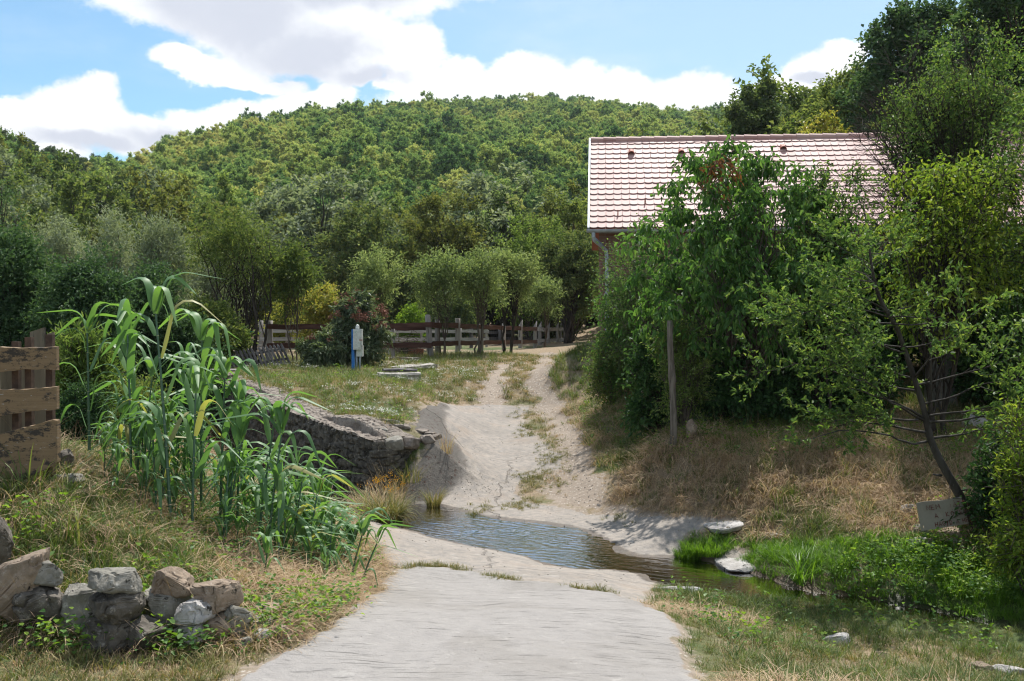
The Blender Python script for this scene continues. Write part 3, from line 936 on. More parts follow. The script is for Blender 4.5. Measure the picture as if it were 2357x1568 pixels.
T('pale_tree', 'pale silvery round tree beside the dark bluish tree', 'tree', 290, 420, 385, 100, M['lf_silver'], M['bark_dark'], clumps=80, per=110, L=.36, W=.22, cl=1.2, shape='dome', **KW)
T('pale_tree', 'pale green tree at the far left below the dark ridge', 'tree', 70, 190, 400, 105, M['lf_silver'], M['bark_dark'], clumps=70, per=100, L=.36, W=.22, cl=1.2, shape='dome', **KW)
T('poplar_tree', 'narrow light green tree rising above the belt left of centre', 'tree', 480, 560, 395, 80, M['lf_willow'], M['bark'], clumps=60, per=110, L=.28, W=.15, cl=.9, shape='cone', **KW)
T('bare_tree', 'dark half bare tree at the left edge of the view', 'tree', -60, 70, 380, 42, M['lf_dark'], M['bark_dark'], clumps=60, per=40, L=.14, W=.07, cl=.8, base=.05, tr=.14, hollow=2.2, twigs=5)
T('willow_shrub', 'silvery willow thicket rising behind the left hedge', 'shrub', 180, 330, 500, 34, M['lf_silver'], M['bark'], ntr=5, clumps=110, per=150, L=.14, W=.035, cl=.75, shape='dome', grav=.1, up=1.3, **KW)
T('willow_shrub', 'silvery willow thicket right of the tallest reed', 'shrub', 300, 445, 520, 33, M['lf_silver'], M['bark'], ntr=5, clumps=110, per=150, L=.14, W=.035, cl=.75, shape='dome', grav=.1, up=1.3, **KW)
T('willow_shrub', 'silvery willow thicket at the far left above the dark hedge', 'shrub', 60, 220, 515, 37, M['lf_silver'], M['bark'], ntr=5, clumps=100, per=140, L=.15, W=.04, cl=.8, shape='dome', grav=.1, up=1.3, **KW)
T('willow_shrub', 'pale willow thicket above the leaning picket fence', 'shrub', 420, 560, 560, 40, M['lf_silver'], M['bark'], ntr=5, clumps=90, per=130, L=.16, W=.04, cl=.8, shape='dome', grav=.1, up=1.3, **KW)
T('dark_shrub', 'tall dark shrub at the left edge behind the plank fence', 'shrub', -120, 130, 530, 22, M['lf_dark'], M['bark_dark'], ntr=5, clumps=200, per=170, L=.1, W=.05, cl=.55, shape='dome', **KW)
T('dark_shrub', 'dark small leaved shrub behind the leftmost reeds', 'shrub', 90, 300, 590, 21, M['lf_dark'], M['bark_dark'], ntr=5, clumps=200, per=170, L=.09, W=.045, cl=.55, shape='dome', **KW)
T('dark_shrub', 'dark shrub right behind the head of the tallest reed', 'shrub', 250, 440, 610, 24, M['lf_dark'], M['bark_dark'], ntr=5, clumps=170, per=160, L=.1, W=.05, cl=.55, shape='dome', **KW)
T('dogwood_shrub', 'olive green shrub at the left end of the creek wall', 'shrub', 400, 560, 690, 28, M['lf_olive'], M['bark_dark'], ntr=5, clumps=130, per=140, L=.12, W=.06, cl=.55, shape='dome', **KW)
T('dark_shrub', 'low dark shrub filling the bank behind the middle reeds', 'shrub', 340, 500, 740, 24.5, M['lf_dark'], M['bark_dark'], ntr=4, clumps=120, per=130, L=.09, W=.045, cl=.5, shape='dome', **KW)
T('sallow_bush', 'bushy green plant with narrow pale leaves beside the plank fence', 'bush', 120, 260, 765, 12.2, M['lf_willow'], M['bark'], ntr=7, clumps=110, per=90, L=.1, W=.02, cl=.34, shape='vase', grav=.25, up=1.6, base=.02, tr=.03, hollow=2, twigs=5, kind=2)
T('privet_bush', 'small dark rounded bush right of the plank fence', 'bush', 130, 225, 880, 11.6, M['lf_dark'], M['bark_dark'], ntr=4, clumps=80, per=120, L=.035, W=.02, cl=.2, shape='dome', base=.02, tr=.02, hollow=2, twigs=5)
T('sallow_bush', 'tangled weedy bush between the leftmost reeds and the creek', 'bush', 230, 380, 870, 13.5, M['lf_olive'], M['bark'], ntr=7, clumps=90, per=100, L=.07, W=.022, cl=.3, shape='dome', grav=.1, up=1.2, base=.02, tr=.02, hollow=2, twigs=5)
# small willows along the paddock fence
W2 = dict(L=.115, W=.045, cl=.62, hollow=1.5, shape='oval', twigs=6, up=1.0)
T('plum_tree', 'multi stemmed green tree behind the leaning picket fence', 'tree', 415, 655, 478, 30, M['lf_olive'], M['bark_dark'], 'small trees along the paddock fence', 578, ntr=9, base=.5, tr=.085, clumps=95, per=76, spreadstem=.75, **W2)
T('plum_tree', 'slender twin stemmed tree left of the small evergreen shrub', 'tree', 600, 728, 560, 31, M['lf_olive'], M['bark'], 'small trees along the paddock fence', 678, ntr=3, base=.5, tr=.05, clumps=60, per=120, spreadstem=.5, **W2)
T('willow_tree', 'light green conical tree behind the evergreen shrub', 'tree', 812, 922, 578, 36, M['lf_sage'], M['bark'], 'small trees along the paddock fence', 868, ntr=2, base=.5, tr=.06, clumps=54, per=120, **W2)
T('willow_tree', 'crooked thin tree with twin stems before the tall round post', 'tree', 950, 1075, 582, 34, M['lf_sage'], M['bark'], 'small trees along the paddock fence', 1018, ntr=3, base=.5, tr=.05, clumps=54, per=109, spreadstem=.5, **W2)
T('willow_tree', 'tree with three close dark stems at the middle of the fence', 'tree', 1045, 1155, 562, 34.5, M['lf_sage'], M['bark'], 'small trees along the paddock fence', 1098, ntr=4, base=.5, tr=.06, clumps=54, per=109, spreadstem=.5, **W2)
T('willow_tree', 'fuller green tree with a thick stem past the middle of the fence', 'tree', 1112, 1238, 562, 37, M['lf_sage'], M['bark_dark'], 'small trees along the paddock fence', 1166, ntr=3, base=.5, tr=.09, clumps=66, per=120, spreadstem=.5, **W2)
T('willow_tree', 'small grey green tree before the grey end of the fence', 'tree', 1205, 1295, 630, 43, M['lf_sage'], M['bark'], 'small trees along the paddock fence', 1250, ntr=2, base=.5, tr=.06, clumps=42, per=100, **W2)
T('willow_tree', 'dark leafy tree at the end of the fence beside the track', 'tree', 1245, 1385, 540, 49, M['lf_belt'], M['bark_dark'], 'small trees along the paddock fence', 1302, ntr=2, base=.26, tr=.16, clumps=140, per=130, L=.15, W=.08, cl=.6)
T('yellow_shrub', 'yellowing shrub between the slender tree and the evergreen shrub', 'shrub', 690, 800, 655, 39, M['lf_yellow'], M['bark'], ntr=4, base=.05, tr=.05, clumps=90, per=110, L=.13, W=.06, cl=.5, shape='dome', hollow=2.4)
T('yellow_shrub', 'low yellowish shrub behind the trunk of the twin stemmed tree', 'shrub', 610, 700, 690, 42, M['lf_yellow'], M['bark'], ntr=4, base=.05, tr=.05, clumps=60, per=100, L=.13, W=.06, cl=.5, shape='dome', hollow=2.4)
T('pale_bush', 'pale bright bush beyond the fence right of the evergreen shrub', 'bush', 905, 975, 703, 50, M['lf_bright'], M['bark'], ntr=4, base=.02, tr=.04, clumps=60, per=100, L=.15, W=.06, cl=.5, shape='dome', hollow=2.4)
T('dark_shrub', 'dark undergrowth shrub beyond the middle of the paddock', 'shrub', 960, 1110, 655, 53, M['lf_belt'], M['bark_dark'], ntr=4, base=.02, tr=.06, clumps=90, per=120, L=.16, W=.09, cl=.7, shape='dome', hollow=2.6)
T('dark_shrub', 'dark undergrowth shrub beyond the far end of the fence', 'shrub', 1180, 1330, 640, 56, M['lf_belt'], M['bark_dark'], ntr=4, base=.02, tr=.06, clumps=90, per=120, L=.16, W=.09, cl=.7, shape='dome', hollow=2.6)
M['lf_vib'] = leaf_mat('leaf_viburnum', [(.035, .06, .03), (.06, .09, .045), (.11, .14, .08), (.2, .22, .14)], .25, .5, .35, .0)
M['berry'] = simple_mat('rust_berry', (.2, .09, .06), (.32, .16, .11), 8, .8)


def viburnum(xl, xr, top, d, label, n):
    t = T('evergreen_shrub', label, 'shrub', xl, xr, top, d, M['lf_vib'], M['bark_dark'], 'evergreen shrubs on the lawn', ntr=6, base=.0, tr=.05, clumps=n, per=95, L=.17, W=.06, cl=.36, shape='dome', grav=-.7, hollow=2.2, twigs=6, kind=2)
    rad = (xr - xl) / 2 / FL * d
    h = P(0, top, d)[2] - t.location[2]
    mb = MB(); g = np.random.default_rng(n)
    for _ in range(42 if n > 80 else 8):
        v = unit(g.normal(size=3)); v[2] = abs(v[2]) * .9
        c = np.array([v[0] * rad * 1.05, v[1] * rad * 1.05, h * .5 + v[2] * h * .56])
        q = c + g.normal(size=(28, 3)) * .05
        add_leaves(mb, q, g.normal(size=(28, 3)), g.normal(size=(28, 3)), .07, .05, g=g)
    mb.build('flower_heads', M['berry'], t)


viburnum(762, 890, 672, 29.5, 'large evergreen shrub with rusty flower heads beside the meter post', 105)
viburnum(700, 780, 768, 28.6, 'small dark evergreen shrub left of the large one', 50)

# ---- right-hand side, far to near
T('oak_tree', 'airy tree with visible limbs above the roof ridge', 'tree', 1655, 1800, 184, 55, M['lf_belt'], M['bark_dark'], ntr=2, base=.3, tr=.18, clumps=110, per=110, L=.24, W=.14, cl=.8, hollow=1.8)
T('oak_tree', 'green tree right of the airy tree above the roof ridge', 'tree', 1790, 1900, 196, 58, M['lf_belt'], M['bark_dark'], ntr=1, base=.2, tr=.18, clumps=100, per=110, L=.24, W=.14, cl=.8, hollow=2.4)
T('oak_tree', 'leafy green tree left of the tall round dark crown', 'tree', 1860, 2010, 150, 52, M['lf_olive'], M['bark_dark'], ntr=1, base=.2, tr=.18, clumps=130, per=120, L=.22, W=.13, cl=.8, hollow=2.4)
T('yellow_tree', 'low yellowish tree peeking over the right part of the ridge', 'tree', 1820, 1970, 268, 44, M['lf_yellow'], M['bark'], ntr=1, base=.2, tr=.14, clumps=100, per=110, L=.18, W=.1, cl=.7, hollow=2.6)
T('maple_tree', 'tall dark tree with a rounded crown against the sky', 'tree', 1975, 2230, -10, 42, M['lf_dark'], M['bark_dark'], ntr=1, base=.15, tr=.25, clumps=260, per=120, L=.19, W=.14, cl=.75, hollow=3.4)
T('maple_tree', 'tall dark tree filling the upper right corner', 'tree', 2170, 2520, -120, 38, M['lf_dark'], M['bark_dark'], ntr=1, base=.12, tr=.25, clumps=300, per=120, L=.18, W=.13, cl=.75, hollow=3.4)
T('maple_tree', 'dark green tree behind the right end of the roof', 'tree', 2010, 2420, 190, 31, M['lf_belt'], M['bark_dark'], ntr=2, base=.1, tr=.2, clumps=300, per=120, L=.15, W=.1, cl=.7, hollow=3.0)
for i, (a, b, tp) in enumerate([(1455, 1530, 306), (1520, 1590, 303), (1575, 1650, 312)]):
    T('acacia_tree', ['small dark treetop peeking over the left part of the ridge', 'second dark treetop from the left over the ridge', 'third dark treetop from the left over the ridge'][i], 'tree', a, b, tp, 48, M['lf_olive'], M['bark'], 'treetops above the ridge', base=.1, tr=.12, clumps=60, per=90, L=.18, W=.09, cl=.6, hollow=2.4)
# ================================================================= HOUSE
M['tile'] = simple_mat('clay_tile', (.47, .28, .26), (.56, .35, .33), 3, .58, .25, .25, .003, objvar=0)
def tile_mat():
    m, nt, out = newmat('clay_tile_weathered'); k = N(nt); v = k.objco(); r = k.attr('rnd')
    c = k.ramp(r, [(0, (.33, .18, .16)), (.35, (.4, .23, .21)), (.8, (.46, .28, .255)), (1, (.39, .27, .25))])
    c = k.mix(k.range(k.noise(v, 1.1, 5, .65), .45, .7), c, (.42, .28, .25)); c = k.mix(k.range(k.noise(v, 9, 5, .7), .6, .7), c, (.33, .25, .22))
    k.bsdf(c, .58, .25, 0, k.bump(k.noise(v, 30, 3, .6), .3, .004), out); return m


M['tile'] = tile_mat()
M['tile_dark'] = simple_mat('clay_tile_red', (.27, .09, .06), (.36, .13, .09), 5, .6, .3)
M['zinc'] = simple_mat('zinc_metal', (.3, .34, .38), (.4, .44, .48), 7, .6, .3, .1, .003, metal=.5)
M['blue'] = simple_mat('blue_paint', (.02, .13, .42), (.03, .2, .55), 9, .5, .4, .3, .003)
M['white'] = simple_mat('white_plastic', (.5, .52, .5), (.62, .64, .61), 12, .45, .4, .2, .002, c3=(.3, .31, .27))
M['glass'] = simple_mat('dark_glass', (.02, .025, .03), (.03, .035, .04), 2, .08, .7)


def brick_mat():
    m, nt, out = newmat('red_brick'); k = N(nt)
    v = k.mapping(k.objco(), (1, 1, 1), (math.radians(90), 0, 0))
    b = nt.nodes.new('ShaderNodeTexBrick'); b.inputs['Scale'].default_value = 1; b.inputs['Brick Width'].default_value = .27; b.inputs['Row Height'].default_value = .085
    b.inputs['Mortar Size'].default_value = .008; b.inputs['Color1'].default_value = (.17, .08, .06, 1); b.inputs['Color2'].default_value = (.23, .13, .1, 1); b.inputs['Mortar'].default_value = (.24, .2, .17, 1)
    nt.links.new(v, b.inputs[0])
    n1 = k.noise(k.objco(), 7, 6, .65)
    c = k.mix(k.range(n1, .45, .75), b.outputs['Color'], (.16, .11, .085))
    k.bsdf(c, .9, .2, 0, k.bump(b.outputs['Fac'], -.5, .01), out); return m


M['brick'] = brick_mat()
# local frame: x along the facade, y to the back, origin at the left front wall corner
yaw = math.radians(-5.0)
EV = P(1357, 528, 26.0); RG = P(1376, 326, 29.4)
slope_len = math.hypot(3.45, RG[2] - EV[2]); pitch = math.atan2(RG[2] - EV[2], 3.45)
hz0 = ground_z(2.4, 26.2) - .4
house = thing('brick_house', (EV[0], EV[1], hz0), 'brick farmhouse with pale pink tiled roof behind the shrubs on the bank', 'house', rz=yaw)
ez = EV[2] - hz0; rz_ = RG[2] - hz0; LN = 12.6
# walls
mb = MB()
wl, wr, wf, wb = .24, LN - .24, .42, 6.5
for (x0, y0, x1, y1) in ((wl, wf, wr, wf), (wr, wf, wr, wb), (wr, wb, wl, wb), (wl, wb, wl, wf)):
    mb.add([[x0, y0, -.6], [x1, y1, -.6], [x1, y1, ez - .02], [x0, y0, ez - .02]], np.array([[0, 1, 2, 3]]))
for x in (wl, wr):
    mb.add([[x, wf, ez - .02], [x, wb, ez - .02], [x, 3.45, rz_ - .35]], np.array([[0, 1, 2]]))
mb.build('wall', M['brick'], house)
# tiles on the front slope: overlapping round-ended plates with real thickness
rows, cols = 17, int(LN / .213)
ex = slope_len / rows
cs, sn = math.cos(pitch), math.sin(pitch)
th = np.linspace(math.pi, 2 * math.pi, 7)
g = np.random.default_rng(4)
mb = MB(); tw = LN / cols
hw = tw / 2 - .0035
out2 = [(-hw, ex * 1.25)] + [(hw * math.cos(t), .055 + .055 * math.sin(t) if True else 0) for t in th] + [(hw, ex * 1.25)]
o2 = np.array(out2); nn_ = len(o2)
for r in range(rows):
    for c in range(cols):
        x = (c + .5) * tw; s0 = r * ex
        lift = .03 + g.normal() * .0025
        U = o2[:, 0] + x + g.normal() * .0015; S = o2[:, 1] + s0 - .0; Hh = lift * (1 - o2[:, 1] / (ex * 1.25)) + .012
        def tr(u, s, h): return np.c_[u, s * cs - h * sn, ez + s * sn + h * cs]
        top_ = tr(U, S, Hh + .012); bot = tr(U, S, Hh - .008)
        Vt = np.concatenate([top_, bot]); Fs = [list(range(nn_))] + [[i, nn_ + i, nn_ + i + 1, i + 1] for i in range(nn_ - 1)]
        Fs[0] = Fs[0][::1]
        mb.add(Vt, Fs, g.random())
mb.build('roof_tiles', M['tile'], house)
mb = MB()
for (y0, z0, y1, z1) in ((0, ez, 3.45, rz_), (3.45, rz_, 6.9, ez)):
    mb.add([[0.01, y0, z0 - .005], [LN, y0, z0 - .005], [LN, y1, z1 - .005], [0.01, y1, z1 - .005]], np.array([[0, 1, 2, 3]]))
mb.build('roof', M['tile_dark'], house)
mb = MB()
nr = int(LN / .37)
for i in range(nr):
    x0 = i * LN / nr; x1 = (i + 1) * LN / nr + .05
    a = np.linspace(-.15 * math.pi, 1.15 * math.pi, 9)
    r0, r1 = .105 + .0, .118
    A = np.c_[np.full(9, x0), 3.45 + r1 * np.cos(a), rz_ + .01 + r1 * np.sin(a)]; B = np.c_[np.full(9, x1), 3.45 + r0 * np.cos(a), rz_ + .0 + r0 * np.sin(a)]
    q = np.arange(8); mb.add(np.concatenate([A, B]), np.stack([q, q + 1, q + 10, q + 9], 1), g.random())
    mb.add(A, [list(range(9))])
mb.build('ridge_tiles', M['tile'], house)
mb = MB()   # metal verge on the left edge
mb.box((-.03, 3.45 / 2, ez + (rz_ - ez) / 2 + .03), (.05, slope_len + .1, .11), (pitch, 0, 0)); mb.build('roof_edging', M['zinc'], house)
mb = MB()   # gutter
a = np.linspace(math.pi, 2 * math.pi, 7)
A = np.c_[np.full(7, -.08), -.04 + .07 * np.cos(a), ez - .03 + .07 * np.sin(a)]; B = A.copy(); B[:, 0] = LN
q = np.arange(6); mb.add(np.concatenate([A, B]), np.stack([q, q + 1, q + 8, q + 7], 1)); mb.add(np.concatenate([A * [1, .9, 1], B * [1, .9, 1]]) + [0, -.004, .004], np.stack([q, q + 1, q + 8, q + 7], 1))
mb.tube([(-.08, -.115, ez - .025), (LN, -.115, ez - .025)], .009, 6)
mb.build('gutter', M['zinc'], house)
mb = MB()
pts = [(.1, -.04, ez - .09), (.1, -.04, ez - .2), (.13, .02, ez - .3), (.3, .22, ez - .42), (.42, .33, ez - .52), (.45, .34, ez - .7), (.45, .34, 0)]
mb.tube(pts, .05, 12)
for i in range(9): mb.tube([(.11 + i * .024, -.02 + .028 * i, ez - .25 - i * .02), (.12 + i * .024, -.01 + .028 * i, ez - .258 - i * .02)], .057, 10)
for z in (1.4, 2.3): mb.tube([(.45, .34, z), (.45, .34, z + .05)], .062, 12)
mb.build('downpipe', M['zinc'], house)
for (px, py) in ((1451, 372), (1566, 372), (1798, 366)):
    s = (ez + hz0 - 0); u = (px - 1357) / FL * 28.3 / math.cos(yaw); sl_ = slope_len * (528 - py) / (528 - 326) * 1.05
    mb = MB(); a = np.linspace(0, math.pi, 9)
    def tr3(x, s, h): return (x, s * cs - h * sn, ez + s * sn + h * cs)
    A = np.array([tr3(u + .1 * math.cos(t), sl_, .03 + .13 * math.sin(t)) for t in a]); B = np.array([tr3(u + .07 * math.cos(t), sl_ + .3, .02 + .03 * math.sin(t)) for t in a])
    q = np.arange(8); mb.add(np.concatenate([A, B]), np.stack([q, q + 1, q + 10, q + 9], 1))
    A2 = np.array([tr3(u + .08 * math.cos(t), sl_, .03 + .105 * math.sin(t)) for t in a]); B2 = np.array([tr3(u + .05 * math.cos(t), sl_ + .27, .02 + .02 * math.sin(t)) for t in a])
    mb.add(np.concatenate([A2, B2]), np.stack([q, q + 1, q + 10, q + 9], 1)); mb.add(np.concatenate([A, A2]), np.stack([q, q + 1, q + 10, q + 9], 1))
    mb.build('roof_vent', M['tile_dark'], house)
for (px, py) in ((1421, 502), (1484, 478), (1863, 498), (1525, 500)):
    u = (px - 1357) / FL * 26.5; sl_ = slope_len * (528 - py) / (528 - 326)
    mb = MB(); mb.box((u, sl_ * cs - .06 * sn, ez + sl_ * sn + .09), (.03, .03, .15), (pitch * 0, 0, 0)); mb.box((u, sl_ * cs - .01, ez + sl_ * sn + .05), (.025, .16, .02), (pitch, 0, 0)); mb.build('snow_hook', M['tile_dark'], house)
for xw in (5.9, 8.35):
    mb = MB(); wz = ez - 1.25
    for (dx, dz, sx, sz) in ((-.5, 0, .09, 1.3), (.5, 0, .09, 1.3), (0, .65, 1.09, .09), (0, -.65, 1.09, .09), (0, 0, .06, 1.2)): mb.box((xw + dx, wf - .03, wz + dz), (sx, .09, sz))
    wo_ = mb.build('window', M['blue'], house)
    mb = MB(); mb.box((xw, wf - .012, wz), (.93, .02, 1.2)); mb.build('pane', M['glass'], wo_)

# ================================================================= RETAINING WALL
M['rubble'] = simple_mat('rubble_stone', (.05, .046, .04), (.15, .135, .112), 7, .92, .2, .7, .02, c3=(.25, .215, .17))
M['ledge'] = simple_mat('ledge_stone', (.15, .125, .105), (.27, .235, .2), 6, .9, .2, .7, .02, c3=(.13, .1, .08))


def cells(u, v, su, sv, seed):
    """worley cells: distance to border proxy and random height of the cell"""
    u = u / su; v = v / sv; iu = np.floor(u); iv = np.floor(v)
    d1 = np.full(u.shape, 9.); d2 = np.full(u.shape, 9.); hh = np.zeros(u.shape)
    for a in (-1, 0, 1):
        for b in (-1, 0, 1):
            cu = iu + a; cv = iv + b
            px = cu + .15 + .7 * _h(cu.astype(np.int64), cv.astype(np.int64), np.int64(0), seed); py = cv + .15 + .7 * _h(cu.astype(np.int64), cv.astype(np.int64), np.int64(1), seed)
            rr = _h(cu.astype(np.int64), cv.astype(np.int64), np.int64(2), seed)
            d = np.hypot(u - px, v - py); m = d < d1
            d2 = np.where(m, d1, np.minimum(d2, d)); hh = np.where(m, rr, hh); d1 = np.where(m, d, d1)
    return d2 - d1, hh


wall = thing('stone_wall', (WALL[1][0], WALL[1][1], WALL[1][2] + CZ - 1.2), 'dark rubble stone retaining wall along the creek channel', 'wall')
woff = np.array([WALL[1][0], WALL[1][1], WALL[1][2] + CZ - 1.2])
wp_ = np.array(WALL); seg = np.r_[0, np.cumsum(np.linalg.norm(np.diff(wp_[:, :2], axis=0), axis=1))]
S_ = np.arange(0, seg[-1], .028); nv = 46
wx_, wy_, wz_ = [np.interp(S_, seg, wp_[:, i]) for i in range(3)]
k5 = np.ones(9) / 9
def smo(a): return np.convolve(np.pad(a, 4, 'edge'), k5, 'valid')
tx_, ty_ = np.gradient(smo(wx_)), np.gradient(smo(wy_)); tl_ = np.hypot(tx_, ty_); nx_, ny_ = -(-ty_ / tl_), -(tx_ / tl_)
nx_, ny_ = -nx_, -ny_
# make the normal point to the channel side (towards smaller x / smaller y)
sgn = np.where((nx_ * -.7 + ny_ * -.7) > 0, 1, -1); nx_ *= sgn; ny_ *= sgn
tv = np.linspace(0, 1, nv)
bot = H(wx_ + nx_ * .25, wy_ + ny_ * .25, fine=False) - CZ - .25
SS, TV = np.meshgrid(S_, tv, indexing='ij'); ZZ = bot[:, None] + (wz_ - bot)[:, None] * TV
dd_, hh_ = cells(SS + .3 * vnoise(SS * 2, ZZ * 2, seed=3), ZZ * 1.0 + .05 * vnoise(SS * 4, ZZ * 3, seed=4), .22, .13, 8)
disp = .06 * (hh_ - .5) - .05 * sstep(.16, .0, dd_) + .02 * fbm(SS * 9, ZZ * 9, seed=6, o=3) + .06 * (1 - TV)
topn = .03 * (hh_ - .5) * (TV > .97)
Vw_ = np.stack([wx_[:, None] + nx_[:, None] * disp - woff[0], wy_[:, None] + ny_[:, None] * disp - woff[1], ZZ + CZ + topn - woff[2]], -1)
ii = np.arange(len(S_) * nv).reshape(len(S_), nv)
mb = MB(); mb.add(Vw_.reshape(-1, 3), np.stack([ii[:-1, :-1], ii[:-1, 1:], ii[1:, 1:], ii[1:, :-1]], -1).reshape(-1, 4), hh_.ravel())
mb.build('wall_face', M['rubble'], wall)
# paved ledge on top, running up to the lawn
nl = 34; lv = np.linspace(0, 1, nl) ** 1.0
lw = np.interp(S_, [0, .3, .9, 4, 12, 20], [.35, .6, .85, .75, .7, .7])
SS, LV = np.meshgrid(S_, lv, indexing='ij')
LX = wx_[:, None] - nx_[:, None] * LV * lw[:, None]; LY = wy_[:, None] - ny_[:, None] * LV * lw[:, None]
dd_, hh_ = cells(SS, LV * lw[:, None], .17, .12, 15)
hg = H(LX, LY, fine=False)
LZ0 = wz_[:, None] + CZ + .02
LZ = np.maximum(LZ0, hg + .035) * (1 - sstep(.86, 1, LV)) + (hg - .05) * sstep(.86, 1, LV) + .022 * (hh_ - .5) - .035 * sstep(.12, 0, dd_) + .01 * fbm(SS * 8, LV * 8, seed=3, o=2)
LZ[:, 0] = Vw_[:, -1, 2] + woff[2] ; LX[:, 0] = Vw_[:, -1, 0] + woff[0]; LY[:, 0] = Vw_[:, -1, 1] + woff[1]
ii = np.arange(len(S_) * nl).reshape(len(S_), nl)
mb = MB(); mb.add(np.stack([LX - woff[0], LY - woff[1], LZ - woff[2]], -1).reshape(-1, 3), np.stack([ii[:-1, :-1], ii[1:, :-1], ii[1:, 1:], ii[:-1, 1:]], -1).reshape(-1, 4), hh_.ravel())
mb.build('stone_ledge', M['ledge'], wall)


# ================================================================= ROCKS
def rock_mesh(seed, size, mat, cuts=14, rough=.05, res=5, flat=0.0, name='stone'):
    g = np.random.default_rng(seed)
    import bmesh
    bm = bmesh.new(); bmesh.ops.create_icosphere(bm, subdivisions=res, radius=1.0)
    V = np.array([v.co[:] for v in bm.verts]); F = np.array([[v.index for v in f.verts] for f in bm.faces]); bm.free()
    V = np.sign(V) * np.abs(V) ** .45; V = V / 1.25
    V = V @ np.array(Euler((g.normal() * .22, g.normal() * .22, g.random() * 3)).to_matrix()).T
    for _ in range(max(6, cuts - 6)):
        n = unit(g.normal(size=3)[None])[0]
        if flat and _ < 2: n = unit((np.array([0, 0, 1. if _ == 0 else -1.]) + g.normal(size=3) * .15)[None])[0]
        o = .58 + .3 * g.random() if not (flat and _ < 2) else flat * .85
        dd = V @ n - o
        V = V - np.outer(np.clip(dd, 0, None), n) * .985
    V = V - (V.max(0) + V.min(0)) / 2
    V = V / (V.max(0) - V.min(0)) * np.array(size)
    ms = min(size)
    n3 = fbm(V[:, 0] / ms * 2.2 + seed, V[:, 1] / ms * 2.2, V[:, 2] / ms * 2.2, seed=seed, o=2); n4 = fbm(V[:, 0] / ms * 7 + seed, V[:, 1] / ms * 7, V[:, 2] / ms * 7, seed=seed + 5, o=4)
    rid = np.abs(vnoise(V[:, 0] / ms * 3.1, V[:, 1] / ms * 3.1 + seed, V[:, 2] / ms * 3.1, seed + 9))
    V = V + unit(V) * ((n3 * .055 + n4 * .03 * (rough / .05) - .07 * sstep(.12, 0, rid)) * ms)[:, None]
    mb = MB(); mb.add(V, F, 0); return mb.mesh(name, mat)


def stone_mat(name, a, b, c):
    m, nt, out = newmat(name); k = N(nt); v = k.objco()
    n1 = k.noise(v, 7, 6, .65); n2 = k.noise(v, 22, 6, .7); n3 = k.noise(v, 70, 4, .7)
    col = k.mix(k.range(n1, .35, .68), a, b)
    col = k.mix(k.range(n2, .56, .68), col, c)
    col = k.mix(k.range(n3, .62, .72), col, k.mix(.5, b, (.4, .39, .36)))
    col = k.mix(k.range(k.noise(v, 13, 5, .6), .6, .68), col, (.04, .037, .03))
    h = k.math('ADD', k.math('MULTIPLY', n2, .8), k.math('MULTIPLY', n3, .35))
    k.bsdf(col, .92, .2, 0, k.bump(h, .8, .018), out); return m


M['st_dark'] = stone_mat('stone_dark', (.075, .066, .056), (.16, .142, .12), (.25, .23, .2))
M['st_grey'] = stone_mat('stone_grey', (.17, .16, .135), (.28, .262, .225), (.36, .345, .31))
M['st_brown'] = stone_mat('stone_brown', (.2, .155, .115), (.33, .255, .19), (.34, .29, .24))
M['st_white'] = stone_mat('stone_white', (.3, .28, .26), (.46, .44, .42), (.2, .18, .16))


def rock(x, y, w, h, d, mat, label, rot=(0, 0, 0), depth=None, seed=None, flat=0.0, cuts=14, grp=None, sink=0.0, cat='rock', name='rock', rough=.05, gy=None):
    if gy is None: gy = y + h * .42
    if gy: d = px2g(x, gy)[1]
    q = P(x, y, d); sw, sh = w / FL * d, h / FL * d
    seed = seed or int(x * 7 + y)
    me = rock_mesh(seed, (sw, depth or (sw + sh) / 2 * 1.05, sh), M[mat], cuts, rough, flat=flat, name=name)
    o = bpy.data.objects.new(name, me); COL.objects.link(o)
    o.location = (q[0], q[1], q[2] - sink); o.rotation_euler = [math.radians(a) for a in rot]
    return tag(o, label, cat, grp)


R_ = 'stones piled beside the road'
rock(36, 1340, 130, 190, 6.75, 'st_brown', 'large brown slab leaning at the left edge of the stone pile', (0, 26, 0), .22, 3, .5, grp=R_, gy=1450)
rock(96, 1322, 92, 70, 6.4, 'st_grey', 'light grey stone balanced on the dark jagged stone at the left', (0, -14, 10), grp=R_, seed=12, gy=1452)
rock(92, 1392, 118, 120, 6.45, 'st_dark', 'dark jagged stone under the light balanced stone', (0, 0, 20), grp=R_, seed=15, gy=1452)
rock(178, 1408, 92, 130, 6.35, 'st_grey', 'upright grey slab between the dark stones', (0, 12, 0), .16, 17, .55, grp=R_, gy=1468)
rock(262, 1340, 132, 62, 6.4, 'st_grey', 'flat pale topped stone on top of the tall dark stack', (0, 4, 5), .3, 21, .8, grp=R_, gy=1494)
rock(266, 1398, 128, 84, 6.45, 'st_dark', 'chunky dark stone in the middle of the tall stack', (0, 0, 12), .3, 23, grp=R_, gy=1494)
rock(245, 1462, 118, 80, 6.4, 'st_dark', 'broad dark stone at the foot of the tall stack', (0, 0, 30), .3, 25, grp=R_, gy=1494)
rock(398, 1346, 100, 74, 6.75, 'st_brown', 'brown wedge shaped stone at the back of the pile', (0, 22, 0), .25, 27, grp=R_, gy=1450)
rock(388, 1408, 122, 96, 6.6, 'st_grey', 'big flat grey block below the brown wedge', (0, 3, 0), .3, 29, .75, grp=R_, gy=1450)
rock(498, 1372, 112, 68, 6.55, 'st_brown', 'light brown angular block at the top right of the pile', (0, -5, 24), .26, 31, .75, grp=R_, gy=1466)
